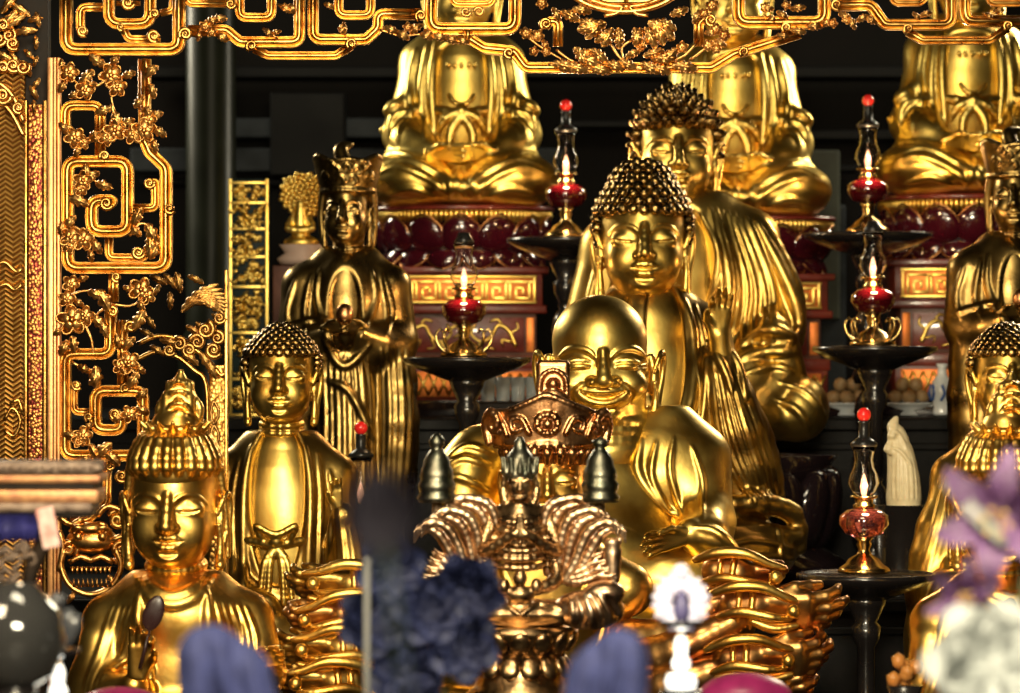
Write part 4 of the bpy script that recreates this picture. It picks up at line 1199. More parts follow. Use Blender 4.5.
def blossom(bm, u, v, r, o, d=-5.0, n=5, a0=0.3):
    for i in range(n):
        a = a0 + 2 * math.pi * i / n
        c = sp(u + .58 * r * math.cos(a), v + .58 * r * math.sin(a), d, o)
        M4 = Matrix.Rotation(a, 4, 'Y') @ Matrix.Rotation(.45, 4, 'Z')
        add_ball(bm, c, (.50 * r / SS, .13 * r / SS, .37 * r / SS), M4, 2)
        q = [sp(u + r * (.55 + .5 * math.cos(w)) * math.cos(a) - r * .36 * math.sin(w) * math.sin(a), v + r * (.55 + .5 * math.cos(w)) * math.sin(a) + r * .36 * math.sin(w) * math.cos(a), d - 1.6 - 1.5 * math.cos(w), o) for w in np.linspace(-2.2, 2.2, 9)]
        add_tube(bm, q, .075 * r / SS, 5)
    add_ball(bm, sp(u, v, d - 2, o), (.24 * r / SS, .24 * r / SS, .24 * r / SS), sub=2)

def twig(bm, P, r, o, d=-2.0):
    q = spline(P, 4)
    add_tube(bm, [sp(x[0], x[1], d, o) for x in q], [r / SS * (1 - .5 * i / len(q)) for i in range(len(q))], 6)

def screen_side_panel():
    o = (100, 600)
    root = thing('carved_screen_panel', 'pierced gilded upright panel of squared scrolls and blossoms at the left of the opening', 'screen', at(o[0], o[1], SY))
    G = M['frame']
    # stile
    bm = bmesh.new()
    for x0, x1, d0 in ((47.5, 53.5, 0), (53.5, 57, -3), (57, 60.5, -1)):
        add_box(bm, sp((x0 + x1) / 2, 403, 4 + d0, o), ((x1 - x0) / SS, 14 / SS, 691 / SS), None, .8 / SS)
    bm_obj('stile', bm, M['stile'], root)
    def bar(P, w, r=9, d=0.0, curls_=()):
        bm = bmesh.new(); scroll_bar(bm, P, w, o, r, d)
        for c in curls_: curl(bm, *c[:3], o, d, *c[3:])
        return bm_obj('scroll_bar', bm, G, root)
    bar([(69, 131), (65, 127), (65, 105.5), (100, 105.5), (100, 158)], 10.5, 9, 0, [(70, 130, 5, 1.5, 1.2)])
    bar([(108, 204), (112, 200.5), (91.5, 200.5), (91.5, 231.5), (127.5, 231.5), (127.5, 161.5), (67.5, 161.5), (67.5, 268), (166, 268), (166, 168), (150, 153), (144.5, 140), (144.5, 59)], 12.5, 11, -2, [(107, 203.5, 6.5, 1.6, .3), (170, 208.6, 5.5, 1.4, .5), (105, 156, 5, 1.5, 2.5)])
    bar([(149, 186), (155, 181), (155, 208), (131, 208)], 8.5, 6, 2, [(149.5, 183, 5.5, 1.6, 0), (135, 214, 4.5, 1.4, 3)])
    bar([(108.5, 238), (108.5, 257.5), (144, 257.5), (144, 250)], 8.5, 6, 2, [(138.5, 252.5, 6.5, 1.7, .2)])
    bar([(113, 272), (113, 302)], 10, 3, 1, [(116.5, 277, 5, 1.5, 1)])
    bar([(110.5, 306), (110.5, 354), (65, 354), (65, 455.5), (143, 455.5), (143, 391), (95.5, 391), (95.5, 430), (121, 430), (121, 415)], 12, 10, -2, [(116, 414, 6.5, 1.6, 0), (126, 388, 5, 1.5, 2), (113, 312, 6, 1.3, 3)])
    bar([(122, 320), (122, 388)], 10.5, 3, 3, [(131, 327, 6.5, 1.5, 2.4)])
    bar([(77, 386), (74, 392), (74, 412), (92, 412)], 7.5, 6, 1, [(76.5, 385, 5, 1.5, .5), (89, 417, 4.5, 1.4, 2)])
    bar([(107, 462), (107, 502), (88, 520), (70, 520)], 9, 9, 0, [(118, 520, 10, 1.6, 3.6), (110, 466, 4, 1.3, 0)])
    bar([(143, 462), (150, 480), (146, 500)], 9, 6, 2, [(122, 476, 7, 1.5, 0), (132, 497, 8, 1.6, 2)])
    # sprays of blossom, each with its twigs and leaves
    def spray(flowers, leaves, twigs):
        bm = bmesh.new()
        for f in flowers: blossom(bm, f[0], f[1], f[2] * 1.25, o, -8, 5, f[0] * .7)
        for l in leaves: leaf(bm, l[0], l[1], l[2], l[3] * 1.25, o, -6, .62, 3)
        for t in twigs: twig(bm, t, 1.6, o, -5)
        bm_obj('blossom_spray', bm, M['blossom'], root)
    spray([(70, 73, 8)], [(66, 80, 1.9, 12), (64, 70, -1.9, 9)], [[(62, 90), (70, 78), (78, 84)]])
    spray([(112, 76, 9.5), (118, 88, 8), (86, 91, 8)], [(106, 66, 3.6, 16), (94, 70, 2.2, 16), (112, 68, -1.2, 12), (98, 84, 2.9, 12), (80, 92, 2.5, 10)], [[(86, 91), (98, 86), (112, 80), (112, 100), (116, 112)]])
    spray([(116, 131, 9), (108, 138, 7)], [(112, 108, 2.7, 14), (114, 112, 1.1, 16), (122, 126, -.6, 12), (104, 138, 2.9, 12)], [[(112, 104), (116, 120), (116, 132)]])
    spray([(76, 138, 8.5), (84, 143, 6)], [(70, 132, 3.7, 11), (90, 136, -.3, 10), (80, 146, 1.8, 10)], [[(68, 132), (78, 140), (96, 136)]])
    spray([(145, 131, 10), (134, 135, 8), (149, 120, 7)], [(150, 84, 1.1, 13), (143, 96, 2.0, 12), (145, 107, .9, 13), (152, 128, .4, 14), (150, 118, -.5, 12), (136, 72, 2.6, 12), (146, 78, -.9, 14), (153, 139, 1.2, 12)], [[(146, 60), (150, 90), (147, 120), (150, 150)]])
    spray([(84, 181, 8), (82, 189, 6)], [(86, 164, 1.4, 14), (100, 172, 2.6, 14), (96, 184, .1, 14), (70, 198, .2, 17)], [[(88, 166), (92, 178), (100, 184)]])
    spray([(72, 238, 9), (84, 240, 9), (70, 246, 6)], [(66, 230, 5.2, 14), (92, 240, .8, 14), (90, 250, 1.2, 10), (62, 236, -1.6, 12)], [[(60, 232), (74, 226), (88, 238), (96, 250)]])
    spray([], [(134, 226, 5.0, 16), (146, 224, .9, 18), (150, 236, 1.4, 18), (158, 244, 1.9, 14), (142, 236, 3.8, 12)], [[(130, 236), (140, 224), (152, 228), (160, 248)]])
    spray([(72, 284, 7), (68, 299, 7)], [(78, 282, -.6, 10), (74, 300, .4, 10), (88, 292, .2, 14), (98, 290, .9, 20)], [[(64, 300), (80, 292), (96, 292), (110, 304)]])
    spray([(73, 320, 12), (86, 316, 8)], [(92, 316, .6, 16), (100, 322, .9, 14), (68, 340, 1.9, 14), (72, 336, 1.2, 14), (64, 328, 2.4, 10)], [[(84, 322), (92, 340), (94, 356)], [(110, 306), (100, 312), (92, 322)]])
    spray([(142, 290, 10), (148, 296, 7)], [(140, 298, 1.2, 12), (144, 310, 1.9, 18), (134, 290, 3.3, 9)], [[(112, 304), (130, 306), (142, 300), (146, 294)]])
    spray([(130, 362, 9), (122, 366, 7)], [(124, 350, -1.0, 14), (136, 366, .5, 10), (138, 372, 2.0, 16), (120, 348, -1.9, 12)], [[(122, 340), (128, 360), (136, 376)]])
    spray([], [(96, 366, 1.4, 18), (90, 372, .7, 12), (100, 374, 2.2, 12), (78, 366, .3, 12)], [[(72, 362), (84, 368), (96, 370)]])
    spray([(84, 436, 8), (80, 440, 6)], [(64, 434, .1, 15), (90, 444, .9, 14), (86, 430, -.9, 9)], [[(64, 436), (80, 438), (92, 448)]])
    spray([(130, 414, 7)], [(136, 408, .2, 12), (124, 416, 2.6, 10), (138, 400, -1, 12)], [[(122, 416), (132, 412), (144, 416)]])
    spray([], [(96, 458, -.9, 18), (106, 452, .6, 16), (92, 456, 2.5, 10)], [[(90, 462), (104, 450), (118, 456)]])
    # snarling dragon head low on the panel
    dr = bmesh.new()
    for m in (0, 1):
        curl(dr, 78 + 24 * m, 530, 8, o, -4, 1.6, 2.0 + m, 1 if m else -1)
        curl(dr, 70 + 52 * m, 548, 9, o, -3, 1.5, 1.0, 1 if m else -1)
    add_ball(dr, sp(92, 540, 0, o), (26 / SS, 16 / SS, 14 / SS), sub=3)
    add_ball(dr, sp(92, 528, -10, o), (15 / SS, 10 / SS, 7 / SS), sub=2)
    for k in range(9):
        x = 74 + 4.6 * k; add_tube(dr, [sp(x, 566, -12, o), sp(x + .4, 573, -13, o)], [2.2 / SS, .5 / SS], 6)
        add_tube(dr, [sp(x + 1, 586, -10, o), sp(x + 1, 578, -11, o)], [2.2 / SS, .5 / SS], 6)
    for P in ([(66, 548), (62, 566), (72, 586), (92, 594), (112, 586), (122, 566), (116, 548)], [(70, 562), (82, 556), (92, 560), (102, 556), (114, 562)], [(60, 516), (72, 524), (84, 518)], [(98, 516), (108, 506), (124, 512), (128, 526)], [(112, 540), (126, 536), (134, 546), (128, 558)], [(60, 530), (64, 545), (60, 570)]):
        q = spline(P, 4); add_tube(dr, [sp(x[0], x[1], -8, o) for x in q], 3.2 / SS, 7)
    for m in (-1, 1):
        add_ball(dr, sp(92 + m * 12, 536, -14, o), 5 / SS, sub=2); add_tube(dr, [sp(92 + m * 6, 528, -16, o), sp(92 + m * 14, 526, -16, o), sp(92 + m * 20, 531, -12, o)], 2.6 / SS, 6)
    leaf(dr, 112, 560, .2, 20, o); leaf(dr, 108, 575, .8, 18, o); leaf(dr, 120, 545, -.6, 20, o); leaf(dr, 76, 590, 2.0, 16, o)
    bm_obj('dragon_head', dr, M['blossom'], root)

def valance():
    o = (510, 0)
    root = thing('carved_valance', 'gilded openwork valance of squared scrolls and leaves across the top', 'screen', at(o[0], o[1], SY))
    def bar(P, w, r=9, d=0.0, curls_=(), m='frame'):
        bm = bmesh.new(); scroll_bar(bm, P, w, o, r, d)
        for c in curls_: curl(bm, *c[:3], o, d, *c[3:])
        return bm_obj('scroll_bar', bm, M[m], root)
    T = -34
    bar([(66, T), (66, 49.5), (179, 49.5), (179, T)], 13, 11, -2, [(186, 34.5, 6.5, 1.7, 2.4)])
    bar([(108.5, T), (108.5, 24), (150, 24), (150, T)], 11.5, 12, 0, [(121, 27, 4, 1.4, 1), (155, 14, 5, 1.5, 2)])
    bar([(84, 34), (80, 29), (80, 7), (104, 7)], 9, 7, 2, [(83, 31, 5.5, 1.6, 1)])
    bar([(123, 28), (128, 39), (160, 39)], 8, 7, 2, [(154, 36, 6.5, 1.6, 1)])
    bar([(116, 3), (140, 3)], 5, 3, 2, [(128, 3, 6.5, 1.7, 0)])
    bar([(160, 13), (172, 10), (174, T)], 7, 5, 2)
    bar([(188, 31), (226, 30), (240, 42), (299.5, 42), (299.5, T)], 11.5, 9, -1, [(252, 46, 5.5, 1.5, 2)])
    bar([(184, T), (188, 3.5), (234, 3.5)], 7.5, 6, 1, [(231, 4, 5, 1.5, 0)])
    bar([(239.5, T), (239.5, 17.5), (271.5, 17.5), (271.5, T)], 9.5, 8, 0)
    bar([(313, T), (313, 39.5), (366, 39.5), (378, 28), (378, 14), (420, 14)], 11, 9, -1, [(421, 16, 5.5, 1.6, 2), (352, 44, 5.5, 1.5, 2)])
    bar([(254, 49), (268, 55.5), (335, 55.5), (351, 46)], 8.5, 8, 1)
    bar([(338.5, T), (338.5, 15), (370.5, 15), (370.5, T)], 9.5, 8, 1)
    bar([(431, T), (431, 29), (515, 29), (515, T)], 13, 11, -2)
    bar([(449, T), (453, 4), (492, 4), (496, T)], 7, 8, 1, [(466, 12, 5, 1.5, 0), (479, 12, 5, 1.5, 3.1)])
    bar([(458, 38), (470, 39), (484, 48), (514, 51), (526, 67.5), (712, 67.5), (734, 54), (772, 42), (800, 33)], 11, 9, 0, [(509, 53, 5.5, 1.5, 1), (744, 52, 5, 1.5, 2)])
    bar([(468, 30), (468, 40)], 9, 2, -5)
    bar([(738.5, T), (738.5, 22.5), (824.5, 22.5), (824.5, T)], 13, 11, -2, [(836, 5, 5.5, 1.5, 1), (786, 28, 5, 1.5, 2)])
    bar([(836, 5), (871, 5), (885, 24.5), (951.5, 24.5), (951.5, T)], 11, 9, -1, [(908, 29, 5, 1.5, 2)])
    bar([(888, T), (894, 2.5), (924, 2.5), (928, T)], 7, 7, 1)
    bar([(965, T), (965, 21), (1050, 21)], 11.5, 10, -1, [(1008, 26, 5, 1.5, 2)])
    bar([(986, T), (990, 3), (1024, 3), (1030, T)], 7, 7, 1)
    bar([(908, 32), (923, 40), (990, 40), (1008, 28)], 8.5, 8, 1)
    bar([(545, 26), (550, 21), (558, 22), (558, 46)], 10, 6, 1, [(546, 24, 6, 1.7, 2)])
    bar([(712, 18), (703, 19), (699, 24), (699, 46)], 10, 6, 1, [(711, 20, 6, 1.7, 1)])
    # medallion rims behind the centre
    bm = bmesh.new()
    for R, w in ((58, 3), (50, 2.2), (40, 2.6)):
        add_tube(bm, [sp(624 + R * 1.05 * math.cos(a), -28 + R * .62 * math.sin(a) + 4, -4, o) for a in np.linspace(-.3, math.pi + .3, 40)], w / SS, 8)
    for m in (-1, 1):
        add_tube(bm, [sp(x[0], x[1], -5, o) for x in spline([(626 - m * 2, 6), (626 - m * 10, 14), (626 - m * 22, 16)], 3)], 2 / SS, 7)
        add_tube(bm, [sp(x[0], x[1], -6, o) for x in spline([(626, 2), (626 - m * 22, 1), (626 - m * 34, -8)], 3)], 3 / SS, 7)
    bm_obj('medallion', bm, M['blossom'], root)
    def spray(leaves, flowers=(), twigs=()):
        bm = bmesh.new()
        for l in leaves: leaf(bm, l[0], l[1], l[2], l[3], o, -5, .55, 4)
        for f in flowers: blossom(bm, f[0], f[1], f[2], o, -7, 5, f[0])
        for t in twigs: twig(bm, t, 1.5, o, -4)
        bm_obj('leaf_spray', bm, M['blossom'], root)
    spray([(606, 23, 2.75, 30), (602, 22, 2.2, 24), (600, 24, 3.1, 22)])
    spray([(612, 28, 1.9, 22), (618, 28, 1.4, 22), (610, 30, 2.3, 20)])
    spray([(634, 28, 1.2, 22), (640, 28, 1.7, 20), (644, 28, .9, 24)])
    spray([(648, 22, .45, 32), (652, 23, .95, 26), (654, 22, .2, 24)])
    spray([(574, 48, .8, 24), (590, 50, .5, 22), (578, 58, .2, 26), (588, 52, 1.2, 16)], [(586, 54, 5)], [[(556, 50), (574, 62), (600, 66)]])
    spray([(678, 48, 2.3, 24), (664, 50, 2.7, 22), (676, 58, 3.0, 26), (668, 52, 1.9, 16)], [(682, 48, 6)], [[(696, 44), (680, 58), (650, 66)]])
    spray([(626, 58, -.6, 16), (640, 52, -1.2, 16), (618, 62, .2, 20), (604, 64, .1, 22), (640, 64, .3, 22)], [(640, 47, 4)], [[(610, 44), (622, 60), (640, 66)], [(632, 40), (622, 48), (624, 62)]])
    spray([(552, 64, .1, 26), (566, 66, .1, 24), (590, 68, .1, 22), (650, 68, .1, 22), (672, 66, .0, 26)], (), [[(548, 65), (600, 69), (650, 69), (694, 66)]])
    spray([(530, 36, .3, 12), (542, 40, .9, 12)], [(526, 34, 6), (538, 36, 6), (534, 52, 5), (546, 52, 5)], [[(520, 30), (536, 44), (552, 54), (566, 62)]])
    spray([(704, 34, -.2, 14), (714, 40, .4, 14)], [(716, 30, 6), (724, 36, 6), (708, 46, 6), (716, 50, 5)], [[(690, 60), (706, 48), (720, 40), (728, 28)]])
    spray([(560, 12, .3, 22), (552, 8, .9, 16), (572, 10, 0, 20)], [(542, 4, 6)])
    spray([(688, 8, 2.6, 20), (700, 10, 1.9, 16)], [(712, 6, 7), (704, 14, 5)])
    spray([(206, 24, -.5, 16), (212, 20, -.2, 16), (200, 30, 1.6, 12), (216, 34, .5, 14), (218, 34, .4, 14)], [(206, 27, 6), (212, 33, 5)], [[(200, 28), (212, 32), (226, 36)]])
    spray([(264, 30, .5, 12), (272, 34, -.4, 10)], (), [[(263, 29), (272, 34), (278, 40)]]); spray([(344, 24, 1.3, 10), (338, 28, .6, 10)], (), [[(345, 22), (340, 28), (346, 36)]])
    spray([(384, 28, .2, 16), (396, 32, .4, 16), (410, 34, -.8, 16), (420, 34, .3, 14)], [(408, 28, 5)], [[(380, 30), (400, 36), (424, 34)]])
    spray([(432, 36, .1, 16), (444, 39, .1, 16), (456, 41, 0, 14), (424, 30, .6, 12)])
    spray([(760, 10, -.2, 14), (776, 12, .4, 14), (790, 10, -.3, 16), (768, 16, .6, 10)], [(764, 8, 5), (786, 6, 5)])
    spray([(790, 31, 0, 16), (806, 28, -.2, 16), (820, 27, -.6, 14), (776, 36, .0, 14)], [(832, 24, 5)])
    spray([(838, 14, .3, 14), (848, 18, .9, 14), (856, 22, -.6, 14), (864, 18, .3, 14)], [(846, 20, 5)])
    spray([(912, 14, .5, 10), (920, 16, -.4, 12)], (), [[(912, 13), (922, 17), (930, 15)]]); spray([(994, 12, -.3, 10), (984, 14, .4, 10)], (), [[(982, 13), (990, 15), (1000, 10)]])
    spray([(280, 6, .4, 14), (290, 4, 1.0, 12)], [(286, 8, 4)], [[(278, 5), (288, 7), (296, 12)]]); spray([(324, 4, .3, 12)])

def gilded_pillar():
    Yp = -.30; s = S(Yp); o = (20, 640)
    root = thing('gilded_pillar', 'gilded pillar with woven brocade panel and dark red border at the far left', 'pillar', at(o[0], o[1], Yp))
    L0 = lambda u, d, v: Vector(((u - o[0]) / s, d / s, (o[1] - v) / s))
    def slab(name, x0, x1, y0, y1, d0, d1, m, bev=.6):
        bm = bmesh.new(); add_box(bm, L0((x0 + x1) / 2, (d0 + d1) / 2, (y0 + y1) / 2), ((x1 - x0) / s, abs(d1 - d0) / s, abs(y1 - y0) / s), None, bev / s)
        return bm_obj(name, bm, M[m], root)
    slab('core', -60, 46, -40, 747, 14, 40, 'wood')
    slab('brocade_panel', -60, 24, 60, 640, 4, 16, 'brocade')
    slab('bead_border', 28, 42, 104, 640, 3, 16, 'redborder')
    slab('edge_strip', 24, 27, 100, 640, 0, 16, 'frame'); slab('edge_strip', 43, 46, 100, 640, 0, 16, 'frame')
    bm = bmesh.new()
    global SS
    keep = SS; SS = s
    for P, w in (([(-20, 78), (0, 84), (14, 98), (24, 122)], 3), ([(-20, 96), (0, 102), (12, 114), (24, 136)], 3)):
        q = spline(P, 3); add_tube(bm, [sp(x[0], x[1], -2, o) for x in q], w / s, 8)
    curl(bm, 3, 96, 9, o, -2, 1.7, 0); curl(bm, 19, 108, 6, o, -2, 1.5, 1); curl(bm, -8, 92, 6, o, -2, 1.5, 1)
    for x, y in ((4, 68), (14, 66), (24, 68), (0, 40), (10, 36), (4, 26), (14, 44)):
        curl(bm, x, y, 7, o, -4, 1.5, x * .5)
    for l in ((6, 30, -.8, 26), (14, 34, -.3, 24), (2, 14, -1, 24), (18, 10, 2.2, 26), (24, 50, .6, 14), (10, 52, .9, 20), (36, 36, 1.4, 14), (38, 56, 1.8, 12), (30, 86, .9, 16), (40, 78, 2.0, 14), (34, 100, 1.4, 14), (28, 22, -.4, 16), (36, 12, 1.2, 16), (-6, 52, .3, 22), (10, 4, .4, 24), (26, 62, 1.1, 16)):
        leaf(bm, *l, o, -3)
    SS = keep
    bm_obj('capital_carving', bm, M['blossom'], root)
    bm = bmesh.new()
    for y in (282, 292, 288): pass
    for P in ([(-8, 268), (4, 262), (16, 272), (22, 268)], [(-8, 290), (6, 284), (14, 290), (22, 284)], [(4, 420), (12, 408), (20, 420), (14, 436), (4, 430)], [(10, 404), (18, 400), (22, 412)]):
        q = spline(P, 3); add_tube(bm, [L0(x[0], 2, x[1]) for x in q], 2 / s, 7)
    bm_obj('dragon_relief', bm, M['frame'], root)

def inner_screen():
    """Second, darker pierced panel behind the front one, with a phoenix tail and an arch."""
    Y = .15; s = S(Y); o = (185, 640)
    root = thing('inner_carved_screen', 'dim pierced gold screen with feathery phoenix tail and arch behind the left panel', 'screen', at(o[0], o[1], Y))
    global SS
    keep = SS; SS = s
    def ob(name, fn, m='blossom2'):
        bm = bmesh.new(); fn(bm); bm_obj(name, bm, M[m], root)
    def tail(bm):
        for i in range(8):
            leaf(bm, 182 + 1.5 * i, 312 - 2 * i, -.95 + .16 * i, 46 - 1.5 * i, o, -3 - .6 * i, .26, 5, .5)
        for u, v, a, L in ((150, 276, .3, 20), (164, 274, .7, 20), (176, 272, 1.2, 22), (188, 276, .3, 18), (170, 292, 1.4, 18), (160, 284, 1.9, 14)): leaf(bm, u, v, a, L, o)
    def scroll(bm):
        for u, v, r in ((206, 330, 9), (198, 342, 8), (190, 350, 7), (214, 350, 8), (218, 338, 7), (180, 344, 7), (170, 350, 6), (220, 318, 6)): curl(bm, u, v, r, o, -3, 1.6, u)
        for u, v, a, L in ((186, 326, .4, 20), (196, 322, .8, 18), (212, 314, .5, 16), (200, 352, .9, 22), (184, 352, .6, 20), (160, 340, .1, 22), (150, 346, .4, 18), (206, 360, .9, 22), (140, 330, .3, 16), (146, 316, .8, 16)): leaf(bm, u, v, a, L, o)
    def arch(bm):
        for P, w in (([(138, 344), (158, 336), (180, 340), (204, 356), (222, 376), (226, 372)], 2.4), ([(136, 360), (156, 352), (176, 356), (194, 370), (206, 384), (208, 440)], 2.4)):
            q = spline(P, 4); add_tube(bm, [sp(x[0], x[1], -3, o) for x in q], w / s, 8)
    def plate(bm):
        add_box(bm, sp(217, 553, 4, o), (16 / s, 8 / s, 376 / s), None, 1 / s)
    def slots(bm):
        for v in (412, 436, 470, 500):
            q = spline([(214, v - 12), (219, v), (214, v + 12), (211, v), (214, v - 12)], 3); add_tube(bm, [sp(x[0], x[1], -1, o) for x in q], 1.6 / s, 6)
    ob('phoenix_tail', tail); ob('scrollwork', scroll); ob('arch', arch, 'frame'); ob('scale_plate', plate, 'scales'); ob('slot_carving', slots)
    bm = bmesh.new(); add_box(bm, sp(226.5, 470, 0, o), (3 / s, 14 / s, 400 / s), None, .5 / s); bm_obj('edge_strip', bm, M['frame'], root)
    SS = keep
# ------------------------------------------------------------------ the altar steps and the dim hall behind
T2Z, T3Z, T1Z = ZC - 243.5 / 277, 0, .70
T2Z = 1.10; T3Z = ZC - (415 - CY) / S(3.2)

def setting():
    def struct(name, bm, m): 
        o = bm_obj(name, bm, M[m], None, smooth=False); o['kind'] = 'structure'; return o
    bm = bmesh.new(); add_box(bm, (0, -3, -.05), (14, 22, .1)); struct('floor', bm, 'floor')
    bm = bmesh.new(); add_box(bm, (0, 5.6, 3.2), (14, .2, 6.4)); struct('wall_back', bm, 'wall')
    bm = bmesh.new(); add_box(bm, (-7.05, -3, 3.2), (.1, 22, 6.4)); struct('wall_left', bm, 'wall')
    bm = bmesh.new(); add_box(bm, (7.05, -3, 3.2), (.1, 22, 6.4)); struct('wall_right', bm, 'wall')
    bm = bmesh.new(); add_box(bm, (0, -3, 6.45), (14, 22, .1)); struct('ceiling', bm, 'wall')
    for n, (z, y0, y1, m) in enumerate(((T3Z, 2.72, 4.7, 'step'), (T2Z, .92, 2.72, 'step'), (T1Z, -2.3, .92, 'step'))):
        bm = bmesh.new()
        add_box(bm, (0, (y0 + y1) / 2, z / 2), (7.4, y1 - y0, z), None, .006)
        add_box(bm, (0, y0 - .015, z - .03), (7.4, .04, .05), None, .008)
        add_box(bm, (0, y0 - .008, z - .12), (7.4, .02, .03), None, .006)
        o = struct('altar_step', bm, m)
    # beams and dim panels of the shrine back, seen out of focus between the statues
    def beam(name, u0, u1, v0, v1, Y, dep, m, bev=.01):
        a, b = at(u0, v1, Y), at(u1, v0, Y)
        bm = bmesh.new(); add_box(bm, ((a.x + b.x) / 2, Y + dep / 2, (a.z + b.z) / 2), (b.x - a.x, dep, b.z - a.z), None, bev)
        return struct(name, bm, m)
    beam('trim_1', 130, 560, 148, 172, 5.0, .2, 'beamgrey'); beam('trim_2', 140, 560, 178, 186, 5.1, .2, 'beam')
    beam('trim_3', 232, 420, 118, 138, 5.2, .2, 'beamgrey'); beam('trim_4', 130, 1100, 66, 78, 5.2, .2, 'beam')
    beam('trim_5', 270, 345, 92, 176, 4.85, .2, 'beam'); beam('trim_6', 770, 900, 130, 140, 5.2, .15, 'beam'); beam('trim_7', 770, 900, 165, 172, 5.2, .15, 'beam')
    beam('trim_8', 560, 640, 120, 128, 5.2, .15, 'beam'); beam('trim_9', 786, 846, 205, 420, 4.85, .15, 'beamgrey'); beam('trim_10', 806, 840, 150, 320, 4.8, .12, 'greygreen')

    # round column
    bm = bmesh.new(); p = at(211, 300, 4.0)
    r = 25 / S(4.0)
    add_lathe(bm, [(r * 1.3, 0), (r * 1.3, .3), (r, .36), (r, 6.2), (r * 1.2, 6.3)], 40)
    o = bm_obj('column', bm, M['column']); o.location = (p.x, 4.0, T3Z); o['kind'] = 'structure'

# ------------------------------------------------------------------ lotus thrones with key fret fronts
def lotus_throne():
    Y = 3.2; s = S(Y); u0, v0 = 462, 415
    root = thing('lotus_throne', 'left lotus throne with dark red petals and gold key fret pedestal', 'throne', at(u0, v0, Y), 'lotus thrones under the large Buddhas')
    L0 = lambda u, d, v: Vector(((u - u0) / s, d / s, (v0 - v) / s))
    bm = bmesh.new()
    add_lathe(bm, [(0, 0), (92, 0), (92, 3), (90, 5), (86, 5), (0, 5)], 48)
    for vv in bm.verts: vv.co = Vector((vv.co.x / s, vv.co.y / s * .8, (v0 - 212 + vv.co.z) / s))
    bm_obj('seat_rim', bm, M['redlac'], root)
    bm = bmesh.new()
    for i in range(110):
        a = 2 * math.pi * i / 110
        add_tube(bm, [L0(u0 + 87 * math.sin(a), -70 * math.cos(a), 211), L0(u0 + 88 * math.sin(a), -71 * math.cos(a), 217), L0(u0 + 86 * math.sin(a), -69 * math.cos(a), 224)], [2.4 / s, 2.7 / s, 1.6 / s], 6)
    bm_obj('fringe', bm, M['gold_rear'], root)
    bm = bmesh.new()
    add_lathe(bm, [(0, 0), (78, 0), (82, 20), (80, 36), (62, 50), (54, 52), (0, 52)], 40)
    for vv in bm.verts: vv.co = Vector((vv.co.x / s, vv.co.y / s * .8, (v0 - 272 + vv.co.z * 1.18) / s))
    bm_obj('lotus_core', bm, M['blacklac'], root)
    # petals: two rows
    me = None; rim = None
    for row, (n, rr, v, ti, sc) in enumerate(((14, 80, 236, .28, 1.0), (14, 72, 256, -.55, .9))):
        for i in range(n):
            a = 2 * math.pi * (i + .5 * row) / n
            if me is None:
                b2 = bmesh.new(); add_ball(b2, (0, 0, 0), (21 / s, 10 / s, 20 / s), sub=3)
                for vv in b2.verts:
                    z = vv.co.z * s / 20
                    vv.co.x *= (1.08 - .12 * z) if z < .5 else (1.02 - .5 * (z - .5))
                o = bm_obj('petal', b2, M['petal'], root); me = o.data
                b2 = bmesh.new()
                pts = [(-19, -10), (-20.5, 0), (-18, 9), (-10, 17), (0, 21.5), (10, 17), (18, 9), (20.5, 0), (19, -10)]
                q = spline(pts, 2.5)
                add_tube(b2, [(x[0] / s, -4.5 / s * (1 - abs(x[0]) / 40), x[1] / s) for x in q], 1.1 / s, 6)
                ro = bm_obj('petal_edge', b2, M['copper2'], o); rim = ro.data
            else:
                o = link('petal', me, None, root); ro = link('petal_edge', rim, None, o)
            o.location = L0(u0 + rr * math.sin(a), -rr * .8 * math.cos(a), v); o.rotation_euler = (ti, 0, a); o.scale = (sc, sc, sc if row == 0 else -sc)
    # pedestal body: ledges, key fret, dragon panel, lattice
    def slab(name, w, dd, y0, y1, m, bev=1.2):
        bm = bmesh.new(); add_box(bm, L0(u0, 0, (y0 + y1) / 2), (2 * w / s, 2 * dd / s, (y1 - y0) / s), None, bev / s); return bm_obj(name, bm, M[m], root)
    slab('upper_ledge', 86, 66, 268, 275, 'redlac'); slab('frieze', 80, 60, 274, 308, 'redlac'); slab('middle_ledge', 84, 64, 306, 314, 'redlac')
    slab('waist', 74, 56, 313, 358, 'redlac2'); slab('lower_ledge', 82, 62, 356, 368, 'redlac'); slab('lower_frieze', 80, 60, 367, 400, 'redlac'); slab('plinth', 90, 70, 399, 415, 'blacklac')
    def panel(name, x0, x1, y0, y1, dd, m):
        bm = bmesh.new(); add_box(bm, L0((x0 + x1) / 2, -dd, (y0 + y1) / 2), ((x1 - x0) / s, 3 / s, (y1 - y0) / s), None, .6 / s)
        return bm_obj(name, bm, M[m], root)
    kp = panel('key_fret_panel', 388, 536, 277, 304, 61, 'ambergold')
    bm = bmesh.new()
    def seg(P, r=1.25, d=-64):
        for a, b in zip(P, P[1:]):
            A, B = L0(a[0], d, a[1]), L0(b[0], d, b[1]); c = (A + B) / 2
            add_box(bm, c, (abs(B.x - A.x) + 2 * r / s, 3 / s, abs(B.z - A.z) + 2 * r / s), None, .3 / s)
    seg([(389, 278), (535, 278)]); seg([(389, 303), (535, 303)]); seg([(390, 278), (390, 303)]); seg([(534, 278), (534, 303)])
    for i in range(6):
        x = 395 + 23 * i
        seg([(x, 299), (x, 283), (x + 19, 283), (x + 19, 299), (x + 6, 299), (x + 6, 289), (x + 13, 289), (x + 13, 294)])
        seg([(x + 19, 283), (x + 23, 283)])
    bm_obj('key_fret', bm, M['gold_rear'], kp)
    dp = panel('dragon_panel', 400, 524, 318, 352, 57, 'redlac')
